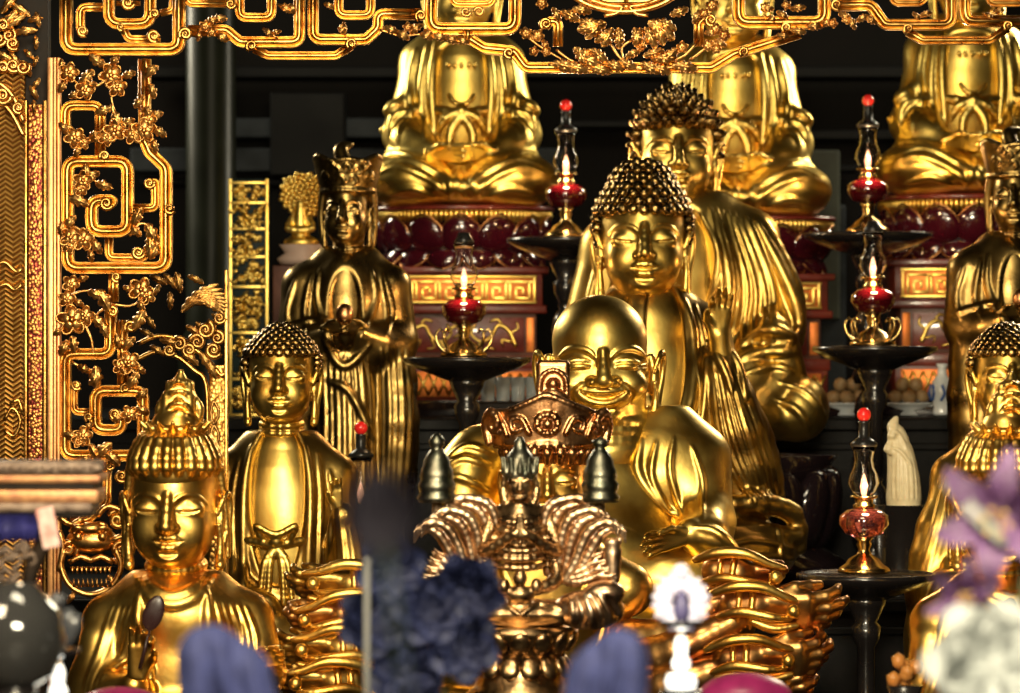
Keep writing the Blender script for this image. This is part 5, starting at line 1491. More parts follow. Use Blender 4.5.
    bm = bmesh.new()
    for m_ in (-1, 1):
        X = lambda x: 462 + m_ * x
        for P, r in (([(54, 346), (46, 330), (36, 326), (30, 336), (20, 342), (10, 334), (14, 324)], 2.4), ([(40, 326), (36, 320), (28, 322)], 1.6), ([(30, 338), (26, 347), (34, 349)], 1.6), ([(20, 342), (14, 349), (6, 346)], 1.6), ([(12, 330), (4, 326), (2, 334), (8, 338)], 2.0), ([(48, 334), (56, 328), (54, 322)], 1.6), ([(50, 342), (40, 340), (42, 347)], 1.4)):
            q = spline(P, 2.5); add_tube(bm, [L0(X(x[0]), -60, x[1]) for x in q], [r / s * (1 - .5 * i / len(q)) for i in range(len(q))], 6)
    bm_obj('dragon_relief', bm, M['gold_rear'], dp)
    for x0, x1 in ((390, 398), (526, 534)): panel('side_panel', x0, x1, 318, 352, 56, 'ambergold')
    lp = panel('lattice_panel', 388, 536, 371, 396, 61, 'ambergold')
    bm = bmesh.new()
    for i in range(15):
        x = 390 + 10 * i
        add_tube(bm, [L0(x, -63, 394), L0(x + 10, -63, 373)], 1.3 / s, 5); add_tube(bm, [L0(x + 10, -63.5, 394), L0(x, -63.5, 373)], 1.3 / s, 5)
    bm_obj('lattice', bm, M['gold_rear'], lp)
    for u, vt, lab in ((733, 216, 'middle lotus throne, dark petals showing right of the spiky haired Buddha'), (968, 195, 'right lotus throne with dark red petals behind the crowned statue at the right edge')):
        r2 = copy_tree(root); r2.location = at(u, v0, Y); r2['label'] = lab
        r2.scale = (1.12 if u < 800 else 1, 1, (415 - vt) / (415 - 206.0))

# ------------------------------------------------------------------ oil lamps and their tray stands
def oil_lamp(u, v, Y, label, bead=True, scrolls=False, pale=False):
    root = thing('oil_lamp', label, 'lamp', at(u, v, Y), 'glass oil lamps on black trays'); root.scale = (1.05, 1.05, 1.06)
    def ob(name, prof, m, n=28, par=None, z=0):
        bm = bmesh.new(); add_lathe(bm, prof, n); return bm_obj(name, bm, M[m], par or root, (0, 0, z))
    ob('base', [(0, 0), (.082, 0), (.085, .008), (.078, .018), (.06, .03), (.05, .045), (.024, .06), (.018, .075), (.024, .09), (.02, .1), (.03, .112), (0, .114)], 'brass')
    ob('oil_font', [(0, .112), (.03, .113), (.06, .125), (.080, .155), (.078, .182), (.055, .2), (.03, .206), (0, .206)], 'rubyglass' if not pale else 'roseglass')
    ob('burner', [(0, .204), (.034, .206), (.036, .216), (.028, .222), (.03, .236), (.044, .24), (.044, .246), (0, .246)], 'brass')
    ob('chimney', [(.030, .246), (.040, .262), (.050, .285), (.046, .31), (.034, .335), (.030, .36), (.034, .385), (.040, .40), (.0385, .40), (.032, .384), (.028, .36), (.032, .335), (.044, .31), (.048, .285), (.038, .262), (.028, .246), (.030, .246)], 'clearglass')
    bm = bmesh.new(); add_lathe(bm, [(0, .0), (.010, .012), (.013, .026), (.009, .046), (.004, .062), (0, .07)], 14); bm_obj('flame', bm, M['flame'], root, (0, 0, .248))
    if bead:
        ob('cap', [(0, .402), (.042, .402), (.044, .412), (.03, .424), (.018, .432), (.017, .475), (.02, .482), (0, .484)], 'blackm')
        bm = bmesh.new(); add_ball(bm, (0, 0, .503), .023, sub=3); bm_obj('bead', bm, M['redbead'], root)
    else:
        ob('cap', [(0, .402), (.034, .402), (.036, .41), (.026, .424), (.02, .44), (0, .442)], 'blackm')
    if scrolls:
        bm = bmesh.new()
        for i in range(8):
            a = 2 * math.pi * i / 8
            R = Matrix.Rotation(a, 4, 'Z')
            q = spline([(.05, 0, .01), (.085, 0, .035), (.10, 0, .075), (.085, 0, .10), (.072, 0, .085)], .01)
            add_tube(bm, [R @ Vector(x) for x in q], [.009 * (1 - .6 * k / len(q)) for k in range(len(q))], 6)
        bm_obj('scroll_feet', bm, M['brass'], root)
    return root

def tray_stand(u, v, Y, z0, label, rad=.235):
    p = at(u, v, Y); h = p.z - z0
    root = thing('tray_stand', label, 'stand', (p.x, p.y, z0), 'turned black tray stands')
    def ob(name, prof, m='black'):
        bm = bmesh.new(); add_lathe(bm, prof, 48); return bm_obj(name, bm, M[m], root)
    ob('tray', [(0, h - .008), (rad - .012, h - .008), (rad - .006, h), (rad, h - .002), (rad, h - .018), (rad * .80, h - .044), (rad * .5, h - .070), (.075, h - .088), (0, h - .088)])
    prof = [(0, .04), (.05, .04), (.04, .07)]
    z = .09
    k = 0
    top = h - .08
    motifs = [(.055, .0), (.065, .03), (.05, .07), (.03, .085), (.036, .10), (.028, .115), (.045, .16), (.058, .22), (.048, .27), (.026, .30), (.034, .315), (.026, .33)]
    while z + .33 < top - .1:
        prof += [(r, z + q) for r, q in motifs]; z += .33
    prof += [(.03, z), (.03, max(z + .005, top - .17)), (.046, top - .14), (.05, top - .10), (.036, top - .085), (.062, top - .03), (.072, top + .004), (0, top + .004)]
    ob('stem', prof)
    ob('base', [(0, 0), (.13, 0), (.135, .015), (.11, .03), (.06, .042), (0, .042)])
    return root

def lamps():
    oil_lamp(566, 238, 2.5, 'oil lamp with red bead and heart shaped red font left of the spiky haired Buddha')
    tray_stand(566, 238, 2.5, T2Z, 'black tray stand carrying the red lamp beside the left lotus throne', .24)
    oil_lamp(868, 233, 2.5, 'oil lamp with red bead at upper right in front of the right lotus throne')
    tray_stand(868, 233, 2.5, T2Z, 'black tray stand under the upper right red lamp', .26)
    oil_lamp(464, 357, 1.5, 'dark red oil lamp with brass scroll feet in front of the left key fret pedestal', False, True)
    tray_stand(467, 357, 1.5, T2Z, 'black tray stand with broad tray left of the laughing Buddha', .24)
    oil_lamp(873, 346, 1.5, 'dark red oil lamp with brass scroll feet at the right above a wide black tray', False, True)
    tray_stand(875, 346, 1.5, T2Z, 'black tray stand with broad tray right of the tall Buddha', .235)
    oil_lamp(864, 573, .12, 'lowest oil lamp at right with rose glass font and small red bead', True, False, True)
    tray_stand(866, 573, .12, T1Z, 'lowest black tray stand at right beside the cream figurine', .235)
    oil_lamp(361, 574, 1.15, 'oil lamp with red bead and black cap beside the left Buddha in the middle row')
    tray_stand(361, 574, 1.15, T2Z, 'low black tray stand under the lamp beside the left middle Buddha', .16)

def plinth(u, Y, rad, z0, z1, label, lotus=True, squash=.8):
    """Low black lotus base under a statue."""
    x = at(u, 0, Y).x
    root = thing('statue_base', label, 'base', (x, Y, z0), 'black lotus bases')
    h = z1 - z0; bm = bmesh.new()
    add_lathe(bm, [(0, 0), (rad * 1.02, 0), (rad * 1.05, h * .12), (rad * .9, h * .25), (rad * .82, h * .5), (rad * .9, h * .8), (rad, h * .97), (0, h)], 48)
    for v in bm.verts: v.co.y *= squash
    bm_obj('drum', bm, M['blacklac'], root)
    me = None; n = 18
    for i in range(n):
        a = 2 * math.pi * i / n
        if me is None:
            b2 = bmesh.new(); add_ball(b2, (0, 0, 0), (rad * .19, rad * .10, h * .34), sub=2); o = bm_obj('petal', b2, M['blacklac'], root); me = o.data
        else: o = link('petal', me, None, root)
        o.location = (rad * .92 * math.sin(a), -rad * .92 * squash * math.cos(a), h * .55); o.rotation_euler = (.2, 0, a)

def bases():
    plinth(680, 2.1, .62, T2Z, ZC - (452 - CY) / S(2.1) + .006, 'black lacquer lotus base under the spiky haired Buddha, right of the sleeve folds')
    plinth(650, 1.35, .40, T2Z - .005, ZC - (590 - CY) / S(1.35) + .006, 'black base under the Buddha with the raised hand')
    plinth(348, 1.8, .26, T2Z, ZC - (545 - CY) / S(1.8) + .006, 'black base under the standing bodhisattva at left')
    plinth(1015, 1.8, .26, T2Z, ZC - (530 - CY) / S(1.8) + .006, 'black base under the standing bodhisattva at the right edge')
    plinth(281, .5, .34, T1Z, ZC - (690 - CY) / S(.5) + .006, 'black base under the left Buddha of the middle row')
    plinth(1008, .5, .34, T1Z, ZC - (690 - CY) / S(.5) + .006, 'black base under the right Buddha of the middle row')
    plinth(600, .2, .46, T1Z, ZC - (660 - CY) / S(.2) + .006, 'black base under the laughing Buddha', squash=.62)
    plinth(547, -.75, .33, T1Z, ZC - (740 - CY) / S(-.75) + .006, 'black base under the thousand armed statue')
    plinth(175, -1.05, .34, T1Z, ZC - (740 - CY) / S(-1.05) + .006, 'black base under the front left bodhisattva')
    plinth(1005, -1.05, .34, T1Z, ZC - (742 - CY) / S(-1.05) + .006, 'black base under the front right bodhisattva')
    plinth(520, -1.8, .18, T1Z, ZC - (700 - CY) / S(-1.8), 'black base under the small many-armed bronze', squash=1)

# ------------------------------------------------------------------ small things between the statues
def small_things():
    def lathe_thing(name, label, cat, u, v, Y, prof, m, part, group=None, n=28):
        root = thing(name, label, cat, at(u, v, Y), group)
        for (pn, pr, mm) in [(part, prof, m)]:
            bm = bmesh.new(); add_lathe(bm, pr, n); bm_obj(pn, bm, M[mm], root)
        return root
    # blue and white vase at the right
    r = lathe_thing('porcelain_vase', 'small blue and white porcelain vase by the right edge of the red pedestal', 'vase', 942, 415, 2.85,
                [(0, 0), (.038, 0), (.04, .012), (.034, .03), (.045, .07), (.05, .10), (.04, .14), (.02, .165), (.018, .195), (.026, .212), (.022, .212), (.014, .195), (0, .19)], 'porcelain', 'body')
    bm = bmesh.new()
    for k in range(7):
        a = 2 * math.pi * k / 7
        q = spline([(.046 * math.cos(a), .046 * math.sin(a), .06), (.052 * math.cos(a + .3), .052 * math.sin(a + .3), .09), (.046 * math.cos(a + .1), .046 * math.sin(a + .1), .125)], .008)
        add_tube(bm, q, .006, 6)
    bm_obj('blue_painting', bm, M['cobalt'], r)
    # row of clear glasses on the ledge left of the laughing Buddha
    labs = ('clear glass cup leftmost in the short row left of the laughing face', 'clear glass cup second from left in the row left of the laughing face',
            'clear glass cup third in the row left of the laughing face', 'clear glass cup nearest the laughing face in the row')
    for k, l in enumerate(labs):
        lathe_thing('glass_cup', l, 'glass', 488 + 15 * k, 401.5, 2.0, [(0, 0), (.024, 0), (.027, .006), (.030, .095), (.0275, .095), (.024, .008), (0, .008)], 'paleglass', 'bowl', 'clear glasses on the ledge', 20)
    bm = bmesh.new(); p = at(510, 401.5, 2.0); add_box(bm, (p.x, 2.0, (p.z + T2Z) / 2), (.36, .16, p.z - T2Z), None, .008)
    o = bm_obj('side_stand', bm, M['wood'], smooth=False); tag(o, 'dark wooden stand under the row of clear glass cups', 'stand')
    # fruit plates at the right under the tray
    for u, lab in ((846, 'plate of pale fruit at right, left of the tray stem'), (908, 'plate of pale fruit at right, right of the tray stem')):
        root = thing('fruit_plate', lab, 'plate', at(u, 415, 2.95), 'fruit plates behind the tray stand')
        bm = bmesh.new(); add_lathe(bm, [(0, 0), (.06, 0), (.05, .02), (.11, .045), (.115, .052), (.1, .05), (0, .03)], 28); bm_obj('plate', bm, M['porcelain'], root)
        fr = None
        for k, (x, y, z) in enumerate(((-.055, -.03, .075), (.0, -.05, .075), (.055, -.025, .075), (-.03, .03, .078), (.03, .03, .078), (-.025, -.015, .125), (.03, -.01, .125))):
            if fr is None:
                b2 = bmesh.new(); add_ball(b2, (0, 0, 0), (.032, .032, .029), sub=2); q = bm_obj('fruit', b2, M['fruit']); fr = q.data
            else: q = link('fruit', fr, None)
            q.location = at(u, 415, 2.95) + Vector((x, y, z)); q.rotation_euler = (.3 * k, .4 * k, k)
            tag(q, 'pale round fruit heaped on the plate ' + ('left' if u < 870 else 'right') + ' of the tray stem at right', 'fruit', 'fruit ' + ('left' if u < 870 else 'right') + ' of the tray stem')
    # cream figurine with pleated robe
    Y = 1.15; s = S(Y)
    root = thing('porcelain_figurine', 'cream draped figurine behind the lowest lamp at right', 'figurine', at(900, 505, Y)); root.scale = (.9, .9, .62)
    c = Clay(870, 935, -30, 30, 405, 572, 1.0)
    c.path([(896, 0, 418), (892, -2, 432), (897, 0, 445)], [2, 5.5, 8], 3); c.path([(896, 0, 440), (900, 0, 470), (904, 0, 520), (904, 0, 560)], [8, 13, 17, 19], 5)
    c.path([(893, -6, 432), (890, -10, 448), (888, -8, 456)], [4, 5, 3], 2); c.path([(890, -8, 455), (886, -10, 470), (893, -8, 478)], [3, 5, 4], 2)
    fan(c, [(892, 450), (890, 490), (888, 550)], [(908, 460), (916, 500), (920, 550)], 6, 2.0)
    strokes(c, 1.8, [(890, 438), (898, 446), (906, 470)], [(888, 466), (900, 474), (912, 500)])
    link('draped_body', c.mesh('draped_body', s, 900, 560, 1), M['cream'], root)
    bm = bmesh.new(); p = at(900, 505, Y); add_lathe(bm, [(0, 0), (.11, 0), (.11, .02), (.09, .04), (.1, p.z - T2Z), (0, p.z - T2Z)], 32)
    o = bm_obj('figurine_stand', bm, M['black']); o.location = (p.x, Y, T2Z); tag(o, 'small round black stand under the cream figurine', 'stand')
    # gilded carved cabinet front at the back left
    Y = 3.0; s = S(Y); o0 = (249, 413)
    p = at(o0[0], o0[1], Y); p.z = T3Z
    root = thing('carved_cabinet', 'narrow gold carved cabinet front stacked in openwork panels behind the left Buddha', 'cabinet', p)
    L0 = lambda u, d, v: Vector(((u - o0[0]) / s, d / s, (o0[1] - v) / s))
    bm = bmesh.new(); add_box(bm, L0(249, 8, 296), (40 / s, 14 / s, 240 / s), None, .5 / s); bm_obj('carcass', bm, M['teal'], root)
    bm = bmesh.new()
    for x in (230.5, 267): add_box(bm, L0(x, 0, 296), (3.4 / s, 6 / s, 240 / s), None, .5 / s)
    for y in (180, 200, 226, 254, 284, 330, 376, 412): add_box(bm, L0(249, 0, y), (38 / s, 6 / s, 3 / s), None, .5 / s)
    bm_obj('frame', bm, M['gold_rear'], root)
    random.seed(4)
    for y0, y1 in ((182, 199), (202, 225), (228, 253), (256, 283), (287, 329), (333, 375), (379, 411)):
        bm = bmesh.new()
        for k in range(int((y1 - y0) * 1.3)):
            a = random.uniform(0, 6.28); u, v = random.uniform(235, 263), random.uniform(y0 + 2, y1 - 2)
            q = spline([(u, v), (u + 5 * math.cos(a), v + 4 * math.sin(a)), (u + 7 * math.cos(a + .9), v + 6 * math.sin(a + .9))], 2)
            add_tube(bm, [L0(x[0], -1 - random.random() * 2, x[1]) for x in q], [2.1 / s, 2.4 / s, 2 / s, 1.4 / s, 1 / s][:len(q)] + [1 / s] * max(0, len(q) - 5), 6)
        bm_obj('carved_panel', bm, M['gold_rear'], root)
    # little shrine figure under a golden leafy halo
    o0 = (304, 413); p = at(304, 413, 3.0); p.z = T3Z
    root = thing('shrine_figure', 'small pale gold deity under a round leafy halo behind the left crowned statue', 'figurine', p)
    L0 = lambda u, d, v: Vector(((u - o0[0]) / s, d / s, (o0[1] - v) / s))
    bm = bmesh.new()
    for k in range(90):
        a = k * 2.4; rr = 24 * math.sqrt(k / 90)
        add_ball(bm, L0(304 + rr * math.cos(a), 2 - random.random() * 4, 192 + rr * .95 * math.sin(a)), (3.4 / s, 2.6 / s, 3.2 / s), sub=1)
    bm_obj('halo', bm, M['gold_rear'], root)
    c = Clay(280, 330, -30, 30, 180, 260, 1.0)
    c.ell((301, -8, 202), (4.5, 4.5, 5.5)); c.cone((301, -8, 208), (301, -6, 236), 6, 10, 3); c.ell((302, -8, 240), (18, 12, 7), 3); c.path([(292, -8, 216), (289, -14, 226), (300, -16, 228)], 3, 2); c.path([(310, -8, 216), (313, -14, 226), (302, -16, 228)], 3, 2)
    link('body', c.mesh('body', s, o0[0], o0[1], 1), M['gold_rear'], root)
    bm = bmesh.new(); add_lathe(bm, [(0, 0), (22 / s, 0), (26 / s, 6 / s), (18 / s, 12 / s), (24 / s, 20 / s), (0, 20 / s)], 28, L0(303, -4, 262)); bm_obj('seat', bm, M['pinkstone'], root)
    bm = bmesh.new(); add_box(bm, L0(303, 0, 338), (58 / s, 36 / s, 150 / s), None, 1 / s); bm_obj('pedestal', bm, M['redlac2'], root)
# ------------------------------------------------------------------ flowers and offerings close to the viewer
def petal_mesh(name, L, w, curve=.5, cup=.35, ruffle=0.0, tip=.15, thick=.0025):
    """A petal along +Z from the origin, its face towards -Y, curling back."""
    bm = bmesh.new(); n, m = 18, 9; rows = []
    for i in range(n + 1):
        t = i / n; a = curve * t * t
        hw = w * (math.sin(math.pi * (t * .88 + .07)) ** .8) * (1 - tip * t)
        row = []
        for j in range(m):
            x = -1 + 2 * j / (m - 1)
            y = cup * w * (1 - x * x) * math.sin(math.pi * t) * 1.0 + ruffle * math.sin(9 * t + 3 * x) * abs(x) * .3 * w
            row.append(bm.verts.new((x * hw, y + L * t * math.sin(a) * .8, L * t * math.cos(a * .8))))
        rows.append(row)
    for a, b in zip(rows, rows[1:]):
        for j in range(m - 1): bm.faces.new((a[j], a[j + 1], b[j + 1], b[j]))
    g = bmesh.ops.solidify(bm, geom=bm.faces[:], thickness=thick)
    me = bpy.data.meshes.new(name); bm.normal_update(); bm.to_mesh(me); bm.free()
    me.polygons.foreach_set('use_smooth', [True] * len(me.polygons))
    return me

def flower(name, label, cat, loc, rot, petals, n, tilt, m, size=1.0, centre='lilyheart', stem=None, group=None, rows=1, leaf_m='green', sway=0):
    root = thing(name, label, cat, loc, group)
    for k in range(rows):
        for i in range(n):
            a = 2 * math.pi * (i + .5 * k) / n
            o = link('petal', petals, None, root)
            if not petals.materials: petals.materials.append(M[m])
            R = Matrix.Rotation(a, 4, 'Y') @ Matrix.Rotation(tilt * (1 - .45 * k), 4, 'X')
            o.matrix_local = Matrix.Translation((0, -.006 * k, 0)) @ R @ Matrix.Scale(size * (1 - .18 * k), 4)
    root.rotation_euler = rot
    if centre:
        bm = bmesh.new()
        for i in range(6):
            a = i * 1.047; add_tube(bm, [(0, 0, 0), (.006 * math.cos(a) * size, -.02 * size, .006 * math.sin(a) * size), (.016 * math.cos(a) * size, -.042 * size, .016 * math.sin(a) * size)], [.0015, .0013, .001], 5)
            add_ball(bm, (.016 * math.cos(a) * size, -.043 * size, .016 * math.sin(a) * size), .0035 * size, sub=1)
        bm_obj('stamens', bm, M[centre], root)
    if stem:
        bm = bmesh.new(); inv = (Matrix.Translation(loc) @ root.rotation_euler.to_matrix().to_4x4()).inverted()
        P = [Vector(loc)] + [Vector(s) for s in stem]
        q = spline([tuple(p) for p in P], .03)
        add_tube(bm, [inv @ Vector(x) for x in q], .004, 7)
        bm_obj('stem', bm, M[leaf_m], root)
    return root

TZ = 1.02      # offering table top

def foreground():
    bm = bmesh.new()
    add_box(bm, (0, -5.8, TZ - .03), (3.4, 6.2, .06), None, .01); top = thing('offering_table', 'dark offering table below the frame in front of the altar', 'table', (0, -5.8, 0))
    o = bm_obj('tabletop', bm, M['wood'], None, smooth=False); o.parent = top; o.matrix_parent_inverse = Matrix.Translation((0, 5.8, 0))
    for x in (-1.6, 1.6):
        for y in (-8.6, -2.9):
            b2 = bmesh.new(); add_box(b2, (x, y + 5.8, (TZ - .06) / 2), (.09, .09, TZ - .06), None, .01); bm_obj('leg', b2, M['wood'], top, smooth=False)
    def vase(x, y, label, h=.12):
        v = thing('flower_vase', label, 'vase', (x, y, TZ), 'flower vases on the offering table')
        b = bmesh.new(); add_lathe(b, [(0, 0), (.05, 0), (.06, .03), (.055, h * .6), (.035, h * .9), (.045, h), (.038, h), (.03, h * .88), (0, h * .5)], 24); bm_obj('body', b, M['porcelain'], v)
    # ---- purple lilies at the right, out of focus
    YL = -6.0
    pl = petal_mesh('petal', .085, .022, .9, .3, .1); pl.materials.append(M['lilac'])
    base = at(1010, 0, YL); foot = (base.x, YL + .05, TZ + .06)
    vase(base.x, YL + .05, 'porcelain vase of purple lilies below the right edge')
    for lab, u, v, rot, size in (('large purple lily with pale green streaks highest at the right edge', 1002, 512, (.25, .2, -.25), 1.45),
                                 ('smaller pale mauve lily below the large purple one', 962, 594, (.5, 1.1, .5), .85)):
        p = at(u, v, YL)
        flower('purple_lily', lab, 'flower', p, rot, pl, 6, .85, 'lilac', size, stem=[(p.x + .04, YL + .03, p.z - .08), foot], group='purple lilies at the right')
    gl = petal_mesh('petal', .16, .016, .5, .3); gl.materials.append(M['greenwhite'])
    o = thing('lily_leaf', 'pale green narrow leaf crossing the purple lily', 'leaf', at(1006, 545, YL - .05)); q = link('blade', gl, None, o); o.rotation_euler = (-.1, -.75, 0)
    gl2 = petal_mesh('petal', .13, .010, .4, .3); gl2.materials.append(M['green'])
    o = thing('lily_leaf', 'thin dark green leaf between the two purple lilies', 'leaf', at(1016, 548, YL)); link('blade', gl2, None, o); o.rotation_euler = (0, -1.15, .2)
    # ---- big white blossom, strongly out of focus
    Yw = -6.5; p = at(990, 668, Yw)
    wp = petal_mesh('petal', .115, .060, .9, .4, .15); wp.materials.append(M['whitepetal'])
    flower('white_blossom', 'large soft white blossom at the lower right corner', 'flower', p, (-.2, .3, 0), wp, 7, .8, 'whitepetal', .98, None, stem=[(p.x, Yw + .05, p.z - .15), (p.x, Yw + .05, TZ + .05)], rows=3)
    vase(p.x, Yw + .05, 'porcelain vase of the white blossom below the lower right corner', .1)
    # ---- drooping blue blossoms
    def blue(u, v, w, h, Y, label, m='blue', lean=1):
        s = S(Y)
        root = thing('blue_blossom', label, 'flower', at(u, v + h, Y), 'blue blossoms in front of the statues')
        c = Clay(u - w, u + w, -w * .8, w * .8, v - 12, v + h + 30, 1.6)
        c.ell((u - .15 * w * lean, 0, v + .42 * h), (.46 * w, .42 * w, .42 * h)); c.ell((u + .22 * w * lean, 4, v + .62 * h), (.46 * w, .42 * w, .40 * h), 16)
        c.ell((u + .42 * w * lean, 4, v + .98 * h), (.34 * w, .36 * w, .34 * h), 16); c.ell((u - .3 * w * lean, -4, v + .8 * h), (.28 * w, .34 * w, .3 * h), 14)
        for k in range(5):
            x = u + w * (-.36 + .19 * k)
            c.stroke([(x - .02 * w, v + .10 * h), (x + .03 * w * lean, v + .5 * h), (x + .14 * w * lean, v + 1.05 * h)], 3.2 + (k % 2), 5, k % 2)
        link('petals', c.mesh('petals', s, u, v + h, 1), M[m], root)
        b = bmesh.new(); z = (at(u, v + h, Y).z - TZ)
        add_tube(b, [(0, .01, .04), (.01, .02, -z * .5), (.01, .02, -z + .02)], .006, 8); bm_obj('stem', b, M['green'], root)
        b = bmesh.new(); add_lathe(b, [(0, 0), (.04, 0), (.05, .03), (.03, .07), (.036, .085), (.028, .085), (0, .05)], 20); bm_obj('holder', b, M['porcelain'], root, (.01, .02, -z))
    blue(221, 624, 74, 84, -6.0, 'rounded soft blue blossom drooping in front of the front left bodhisattva')
    blue(610, 628, 64, 84, -6.0, 'rounded soft blue blossom low in front of the thousand armed statue', lean=-1)
    # dark blue cluster
    Yd = -4.6
    dp = petal_mesh('petal', .075, .042, .8, .4, .15); dp.materials.append(M['navy'])
    for lab, u, v, rot, sz in (('dark blue orchid blossom at the top left of its cluster', 390, 568, (.1, .2, .2), 1.05), ('dark blue orchid blossom at the right end of its cluster', 468, 590, (.2, -.3, -.3), 1.15),
                               ('dark blue orchid blossom in the middle of its cluster', 428, 612, (-.3, .5, 0), 1.1), ('dark blue orchid blossom lowest left in its cluster', 372, 622, (-.2, .1, .3), 1.1), ('dark blue orchid blossom lowest right in its cluster', 462, 646, (-.3, .9, -.2), 1.1), ('dark blue orchid blossom hanging at the very bottom of its cluster', 408, 676, (-.3, .2, -.2), 1.2)):
        p = at(u, v, Yd)
        flower('blue_orchid', lab, 'flower', p, rot, dp, 6, .75, 'navy', sz, None, stem=[(p.x * .5 + at(420, 0, Yd).x * .5, Yd + .06, p.z - .12), (at(420, 0, Yd).x, Yd + .06, TZ + .06)], group='dark blue orchids in the centre left', rows=2)
    vase(at(420, 0, Yd).x, Yd + .06, 'porcelain vase of the dark blue orchids')
    Yp = -8.5; p = at(386, 556, Yp)
    vp = petal_mesh('petal', .085, .042, .25, .2, .05); vp.materials.append(M['greyviolet'])
    root = thing('violet_petal', 'dusky grey violet petal blurred above the dark blue orchids', 'flower', p); link('petal', vp, None, root); root.rotation_euler = (0, -.12, 0)
    b = bmesh.new(); add_tube(b, [(0, 0, .004), (.005, .01, -.2), (.0, .01, -(p.z - TZ))], .002, 7); bm_obj('stem', b, M['green'], root)
    # incense stick
    Yi = -4.9; p = at(367, 558, Yi)
    b = bmesh.new(); add_tube(b, [(0, 0, 0), (0, 0, p.z - TZ)], .0062, 10); o = bm_obj('incense_stick', b, M['greystick']); o.location = (p.x, Yi, TZ)
    tag(o, 'thin upright grey stick in front of the dark blue orchids', 'stick')
    # lotus lamps with a ring of petals
    def lotus_lamp(u, v, Y, label, lit=True):
        s = S(Y); p = at(u, v, Y); h = p.z - TZ
        root = thing('lotus_lamp', label, 'lamp', (p.x, Y, TZ), 'white lotus lamps')
        k = 1 / s
        pb = bmesh.new(); add_ball(pb, (0, 0, 0), (5.2 * k, 4 * k, 11 * k), sub=2)
        pm = bpy.data.meshes.new('petal'); pb.to_mesh(pm); pb.free(); pm.polygons.foreach_set('use_smooth', [True] * len(pm.polygons)); pm.materials.append(M['lampetal'] if lit else M['smokepetal'])
        for i in range(17 if lit else 0):
            q = link('petal', pm, None, root); a = -2.75 + 5.5 * i / 16
            q.matrix_local = Matrix.Translation((19 * k * math.sin(a), .008 * (i % 2) - .004, h + 22 * k + 20 * k * math.cos(a))) @ Matrix.Rotation(a, 4, 'Y')
        for i in range(0 if lit else 5):
            q = link('petal', pm, None, root); a = -1.0 + .5 * i
            q.matrix_local = Matrix.Translation((13 * k * math.sin(a), .02 * (i % 2), h + 14 * k + 12 * k * math.cos(a))) @ Matrix.Rotation(a * .5, 4, 'Y') @ Matrix.Diagonal((1.9, 1.5, 1.9, 1))
        b = bmesh.new(); add_ball(b, (0, -.004, h + 52 * k), 8.5 * k, sub=3); bm_obj('bulb', b, M['lampetal'] if lit else M['smokepetal'], root)
        b = bmesh.new(); add_lathe(b, [(0, h + 2 * k), (6 * k, h + 4 * k), (8.5 * k, h + 14 * k), (5 * k, h + 28 * k), (0, h + 36 * k)], 20); bm_obj('bud', b, M['violetbud'], root, (0, -.03, 0))
        b = bmesh.new(); add_lathe(b, [(0, h - 4 * k), (18 * k, h - 2 * k), (24 * k, h + 3 * k), (18 * k, h + 4 * k), (0, h + 2 * k)], 28); bm_obj('dish', b, M['black'], root)
        b = bmesh.new(); add_ball(b, (0, -.02, h + 0 * k), (7.5 * k, 7 * k, 7 * k), sub=3); bm_obj('lit_knob', b, M['glow'], root)
        b = bmesh.new(); add_lathe(b, [(0, h - 46 * k), (8 * k, h - 45 * k), (9.5 * k, h - 38 * k), (6 * k, h - 32 * k), (7 * k, h - 20 * k), (4 * k, h - 12 * k), (0, h - 12 * k)], 20); bm_obj('lit_stem', b, M['glow'], root)
        b = bmesh.new(); add_lathe(b, [(0, h - 66 * k), (14 * k, h - 65 * k), (16 * k, h - 57 * k), (13 * k, h - 50 * k), (0, h - 49 * k)], 24); bm_obj('lit_base', b, M['glow'], root)
        b = bmesh.new(); add_lathe(b, [(0, 0), (26 * k, 0), (24 * k, h - 74 * k), (20 * k, h - 66 * k), (0, h - 65 * k)], 24); bm_obj('foot', b, M['black'], root)
        b = bmesh.new(); add_tube(b, [(0, 0, h - 70 * k), (0, 0, h)], 3 * k, 8); bm_obj('rod', b, M['brass'], root)
    lotus_lamp(681, 624, -4.3, 'lit white lotus lamp with violet bud in front of the laughing Buddha')
    lotus_lamp(58, 652, -4.3, 'lotus lamp with dim smoky petals and glowing stem at the lower left', False)
    # carved altar table corner and its things at the lower left
    Yc = -3.6; s = S(Yc); k = 1 / s
    p = at(30, 520, Yc)
    root = thing('altar_table', 'carved and gilded altar table corner blurred at the left edge', 'table', (p.x, Yc, 0))
    def tb(name, u0_, u1, v0_, v1, d0, d1, m, bev=1.5):
        b = bmesh.new(); a, c = at(u0_, v1, Yc), at(u1, v0_, Yc)
        add_box(b, ((a.x + c.x) / 2 - p.x, (d0 + d1) / 2 * k, (a.z + c.z) / 2), (c.x - a.x, (d1 - d0) * k, c.z - a.z), None, bev * k); return bm_obj(name, b, M[m], root)
    tb('tabletop', -120, 96, 462, 474, -6, 80, 'worn'); tb('moulding', -116, 100, 475, 483, -2, 78, 'ambergold2'); tb('moulding', -116, 94, 484, 490, 2, 74, 'wood')
    tb('frieze', -114, 98, 490, 503, -1, 74, 'ambergold2'); tb('moulding', -114, 92, 503, 512, -3, 74, 'worn'); tb('apron', -112, 90, 511, 518, 3, 70, 'wood')
    b = bmesh.new()
    q = spline([(46, 516), (44, 540), (38, 556), (30, 580), (34, 620)], 5)
    add_tube(b, [(at(x[0], x[1], Yc).x - p.x, 0, at(x[0], x[1], Yc).z) for x in q], [9 * k * (1 - .3 * i / len(q)) for i in range(len(q))], 10); 
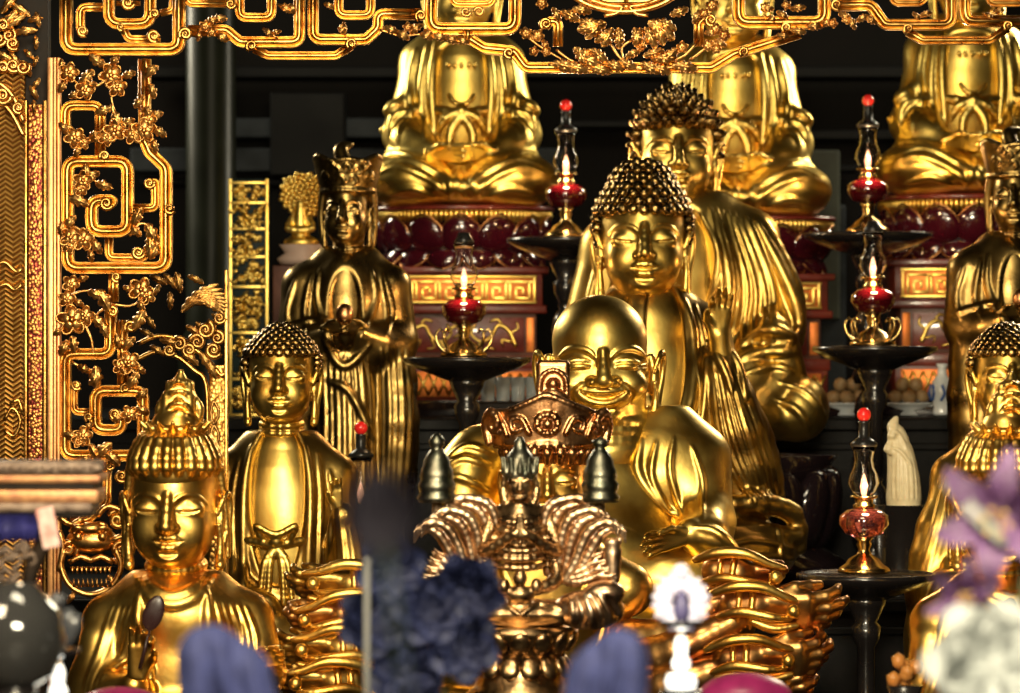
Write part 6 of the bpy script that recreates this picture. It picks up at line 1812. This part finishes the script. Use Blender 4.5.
    add_tube(b, [(at(34, 618, Yc).x - p.x, 0, at(34, 618, Yc).z), (at(34, 0, Yc).x - p.x, 0, TZ)], 7 * k, 10); bm_obj('leg', b, M['wood'], root)
    b = bmesh.new()
    random.seed(9)
    for i in range(26):
        u, v = random.uniform(-10, 36), random.uniform(545, 584)
        c = at(u, v, Yc); add_ball(b, (c.x - p.x, random.uniform(-.01, .01), c.z), (random.uniform(3, 6) * k, 3 * k, random.uniform(3, 5) * k), sub=2)
        if i % 3 == 0:
            qq = spline([(u, v), (u + 6, v - 5), (u + 10, v + 3), (u + 4, v + 7)], 2); add_tube(b, [(at(x[0], x[1], Yc).x - p.x, -.015, at(x[0], x[1], Yc).z) for x in qq], 1.8 * k, 6)
    bm_obj('carved_apron', b, M['worn'], root)
    b = bmesh.new()
    for i in range(14):
        add_ball(b, (at(-112 + 16 * i, 0, Yc).x - p.x, -.01, at(0, 468, Yc).z), (8 * k, 4 * k, 5 * k), sub=2)
    bm_obj('carved_edge', b, M['worn'], root)
    cl = bmesh.new(); a, c = at(-110, 540, Yc), at(40, 514, Yc)
    nseg = 40; rows = []
    for i in range(nseg + 1):
        t = i / nseg; x = a.x + (c.x - a.x) * t
        rows.append([cl.verts.new((x, Yc - .012 - .006 * math.sin(26 * t), c.z)), cl.verts.new((x, Yc - .020 - .012 * math.sin(26 * t), (a.z + c.z) / 2)), cl.verts.new((x, Yc - .018 - .014 * math.sin(26 * t + .4), a.z))])
    for r0, r1 in zip(rows, rows[1:]):
        for j in range(2): cl.faces.new((r0[j], r0[j + 1], r1[j + 1], r1[j]))
    bmesh.ops.solidify(cl, geom=cl.faces[:], thickness=.004)
    o = bm_obj('altar_cloth', cl, M['bluecloth']); tag(o, 'royal blue cloth strip hanging under the carved table edge at left', 'cloth')
    cl = bmesh.new(); a, c = at(40, 548, Yc), at(58, 507, Yc)
    add_box(cl, ((a.x + c.x) / 2, Yc - .016, (a.z + c.z) / 2), (c.x - a.x, .012, c.z - a.z), Matrix.Rotation(-.2, 4, 'Y'), .004)
    o = bm_obj('paper_tag', cl, M['pinkpaper']); tag(o, 'pale pink and white ribbon hanging beside the blue cloth', 'ribbon')
    # glass globe
    Yg = -4.4; s = S(Yg); k = 1 / s; p = at(14, 640, Yg)
    root = thing('glass_globe', 'large smoky glass globe cut by the left edge', 'globe', (p.x, Yg, TZ))
    b = bmesh.new(); h = p.z - TZ
    add_lathe(b, [(0, h - 52 * k), (18 * k, h - 50 * k), (40 * k, h - 34 * k), (52 * k, h), (46 * k, h + 30 * k), (28 * k, h + 50 * k), (22 * k, h + 56 * k), (20 * k, h + 56 * k), (26 * k, h + 48 * k), (0, h + 44 * k)], 36); bm_obj('globe', b, M['smokeglass'], root)
    b = bmesh.new(); add_lathe(b, [(0, 0), (36 * k, 0), (30 * k, 20 * k), (18 * k, h - 60 * k), (24 * k, h - 48 * k), (0, h - 48 * k)], 28); bm_obj('foot', b, M['black'], root)
    # small amber crystal ornament low at the right
    Yq = -2.15; p = at(905, 690, Yq)
    root = thing('amber_ornament', 'small faceted amber ornament low at the right beside the gold robe', 'ornament', (p.x, Yq, p.z))
    b = bmesh.new()
    for i in range(9):
        a = i * .7; add_ball(b, (.035 * math.cos(a) * (i % 3) * .5, .03 * math.sin(a), .03 + .012 * (i % 5)), (.022, .02, .026), Matrix.Rotation(a, 4, 'X'), 1)
    bm_obj('crystals', b, M['amber'], root, (0, 0, .0))
    b = bmesh.new(); add_lathe(b, [(0, T1Z - p.z), (.07, T1Z - p.z), (.06, T1Z - p.z + .03), (.03, -.05), (.05, .012), (0, .014)], 24); bm_obj('foot', b, M['black'], root)
    # magenta satin cushions low between the front statues
    for u, v, Y, lab in ((120, 690, -2.4, 'magenta satin cushion in the bottom left below the front bodhisattva'), (745, 676, -2.4, 'magenta satin cushion at the bottom right of the lit lotus lamp')):
        p = at(u, v, Y); c = bmesh.new()
        add_ball(c, (0, 0, -.06), (.13, .10, .07), sub=3)
        o = bm_obj('cushion', c, M['magenta']); o.location = p; tag(o, lab, 'cushion', 'magenta cushions')
        c = bmesh.new(); h = p.z - .125 - T1Z
        add_lathe(c, [(0, 0), (.09, 0), (.08, .02), (.06, h * .6), (.09, h), (0, h)], 24); o = bm_obj('cushion_stand', c, M['black']); o.location = (p.x, Y, T1Z)
        tag(o, 'black stand under the magenta cushion ' + ('at the bottom left' if u < 400 else 'beside the lit lotus lamp'), 'stand', 'cushion stands')
# ------------------------------------------------------------------ build
setting()
rear_buddhas(); lotus_throne(); spiky_buddha(); standing_bodhisattva(); main_buddha()
middle_buddha(281, 690, 'curly haired Buddha with a lit chest and knotted sash, second head from the left edge')
middle_buddha(1008, 690, 'curly haired Buddha at the right edge beside the red lamp, sleeve in long folds', sash=False)
laughing_buddha(); front_bodhisattva(); thousand_armed(); many_armed_bronze()
bases(); lamps(); small_things()
screen_side_panel(); valance(); gilded_pillar(); inner_screen()
foreground()

cd = bpy.data.cameras.new('camera'); cam = bpy.data.objects.new('camera', cd); COL.objects.link(cam)
cam.location = (0, -DIST, ZC); cam.rotation_euler = (math.pi / 2, 0, 0)
cd.sensor_width = 36; cd.lens = 36 * FPX / 1020; cd.clip_end = 100
cd.dof.use_dof = True; cd.dof.focus_distance = DIST - .2; cd.dof.aperture_fstop = 2.8
SC.camera = cam
W = bpy.data.worlds.new('temple_air'); SC.world = W; W.use_nodes = True
W.node_tree.nodes['Background'].inputs['Color'].default_value = (.012, .009, .006, 1)
W.node_tree.nodes['Background'].inputs['Strength'].default_value = 1
def lamp(name, loc, target, size, power, col):
    d = bpy.data.lights.new(name, 'AREA'); d.shape = 'RECTANGLE'; d.size, d.size_y = size; d.energy = power; d.color = col
    o = bpy.data.objects.new(name, d); COL.objects.link(o); o.location = loc
    o.rotation_euler = (Vector(target) - Vector(loc)).to_track_quat('-Z', 'Y').to_euler()
    return o
lamp('unseen_area_light', (.1, -8.5, 3.25), (0, 1, 2.0), (1.5, .7), 430, (1, .87, .60))  # unseen softbox near the camera axis, gives the frontal highlights
lamp('unseen_area_light', (-.2, -5.5, 5.9), (0, .8, 2.2), (2.0, 1.2), 170, (1, .87, .60))  # unseen overhead light, added to brighten the nose ridges
lamp('unseen_area_light', (-1.9, -5.6, 3.0), (-.9, -1, 1.3), (.7, .7), 70, (1, .80, .50))  # unseen light, added to brighten the front left statue
lamp('unseen_area_light', (-3.3, 4.4, 4.3), (-.3, .5, 2.0), (.8, 1.2), 120, (1, .90, .66))  # unseen rim light added behind on the left, edges the faces
lamp('unseen_area_light', (3.3, 4.4, 4.3), (.3, .5, 2.0), (.8, 1.2), 120, (1, .90, .66))  # its twin, an unseen rim light added behind on the right
def flame_light(u, v, Y, power):
    d = bpy.data.lights.new('lamp_flame_light', 'POINT'); d.energy = power; d.color = (1, .62, .30); d.shadow_soft_size = .03
    o = bpy.data.objects.new('lamp_flame_light', d); COL.objects.link(o); o.location = at(u, v, Y) + Vector((0, -.09, 0))
for u, v, Y, e in ((566, 165, 2.5, 9), (868, 160, 2.5, 9), (464, 285, 1.5, 5), (873, 275, 1.5, 5), (864, 490, .12, 5)): flame_light(u, v, Y, e)
SC.view_settings.view_transform = 'Standard'; SC.view_settings.look = 'None'
SC.view_settings.exposure = 0.12; SC.view_settings.gamma = 1; SC.view_settings.use_curve_mapping = False
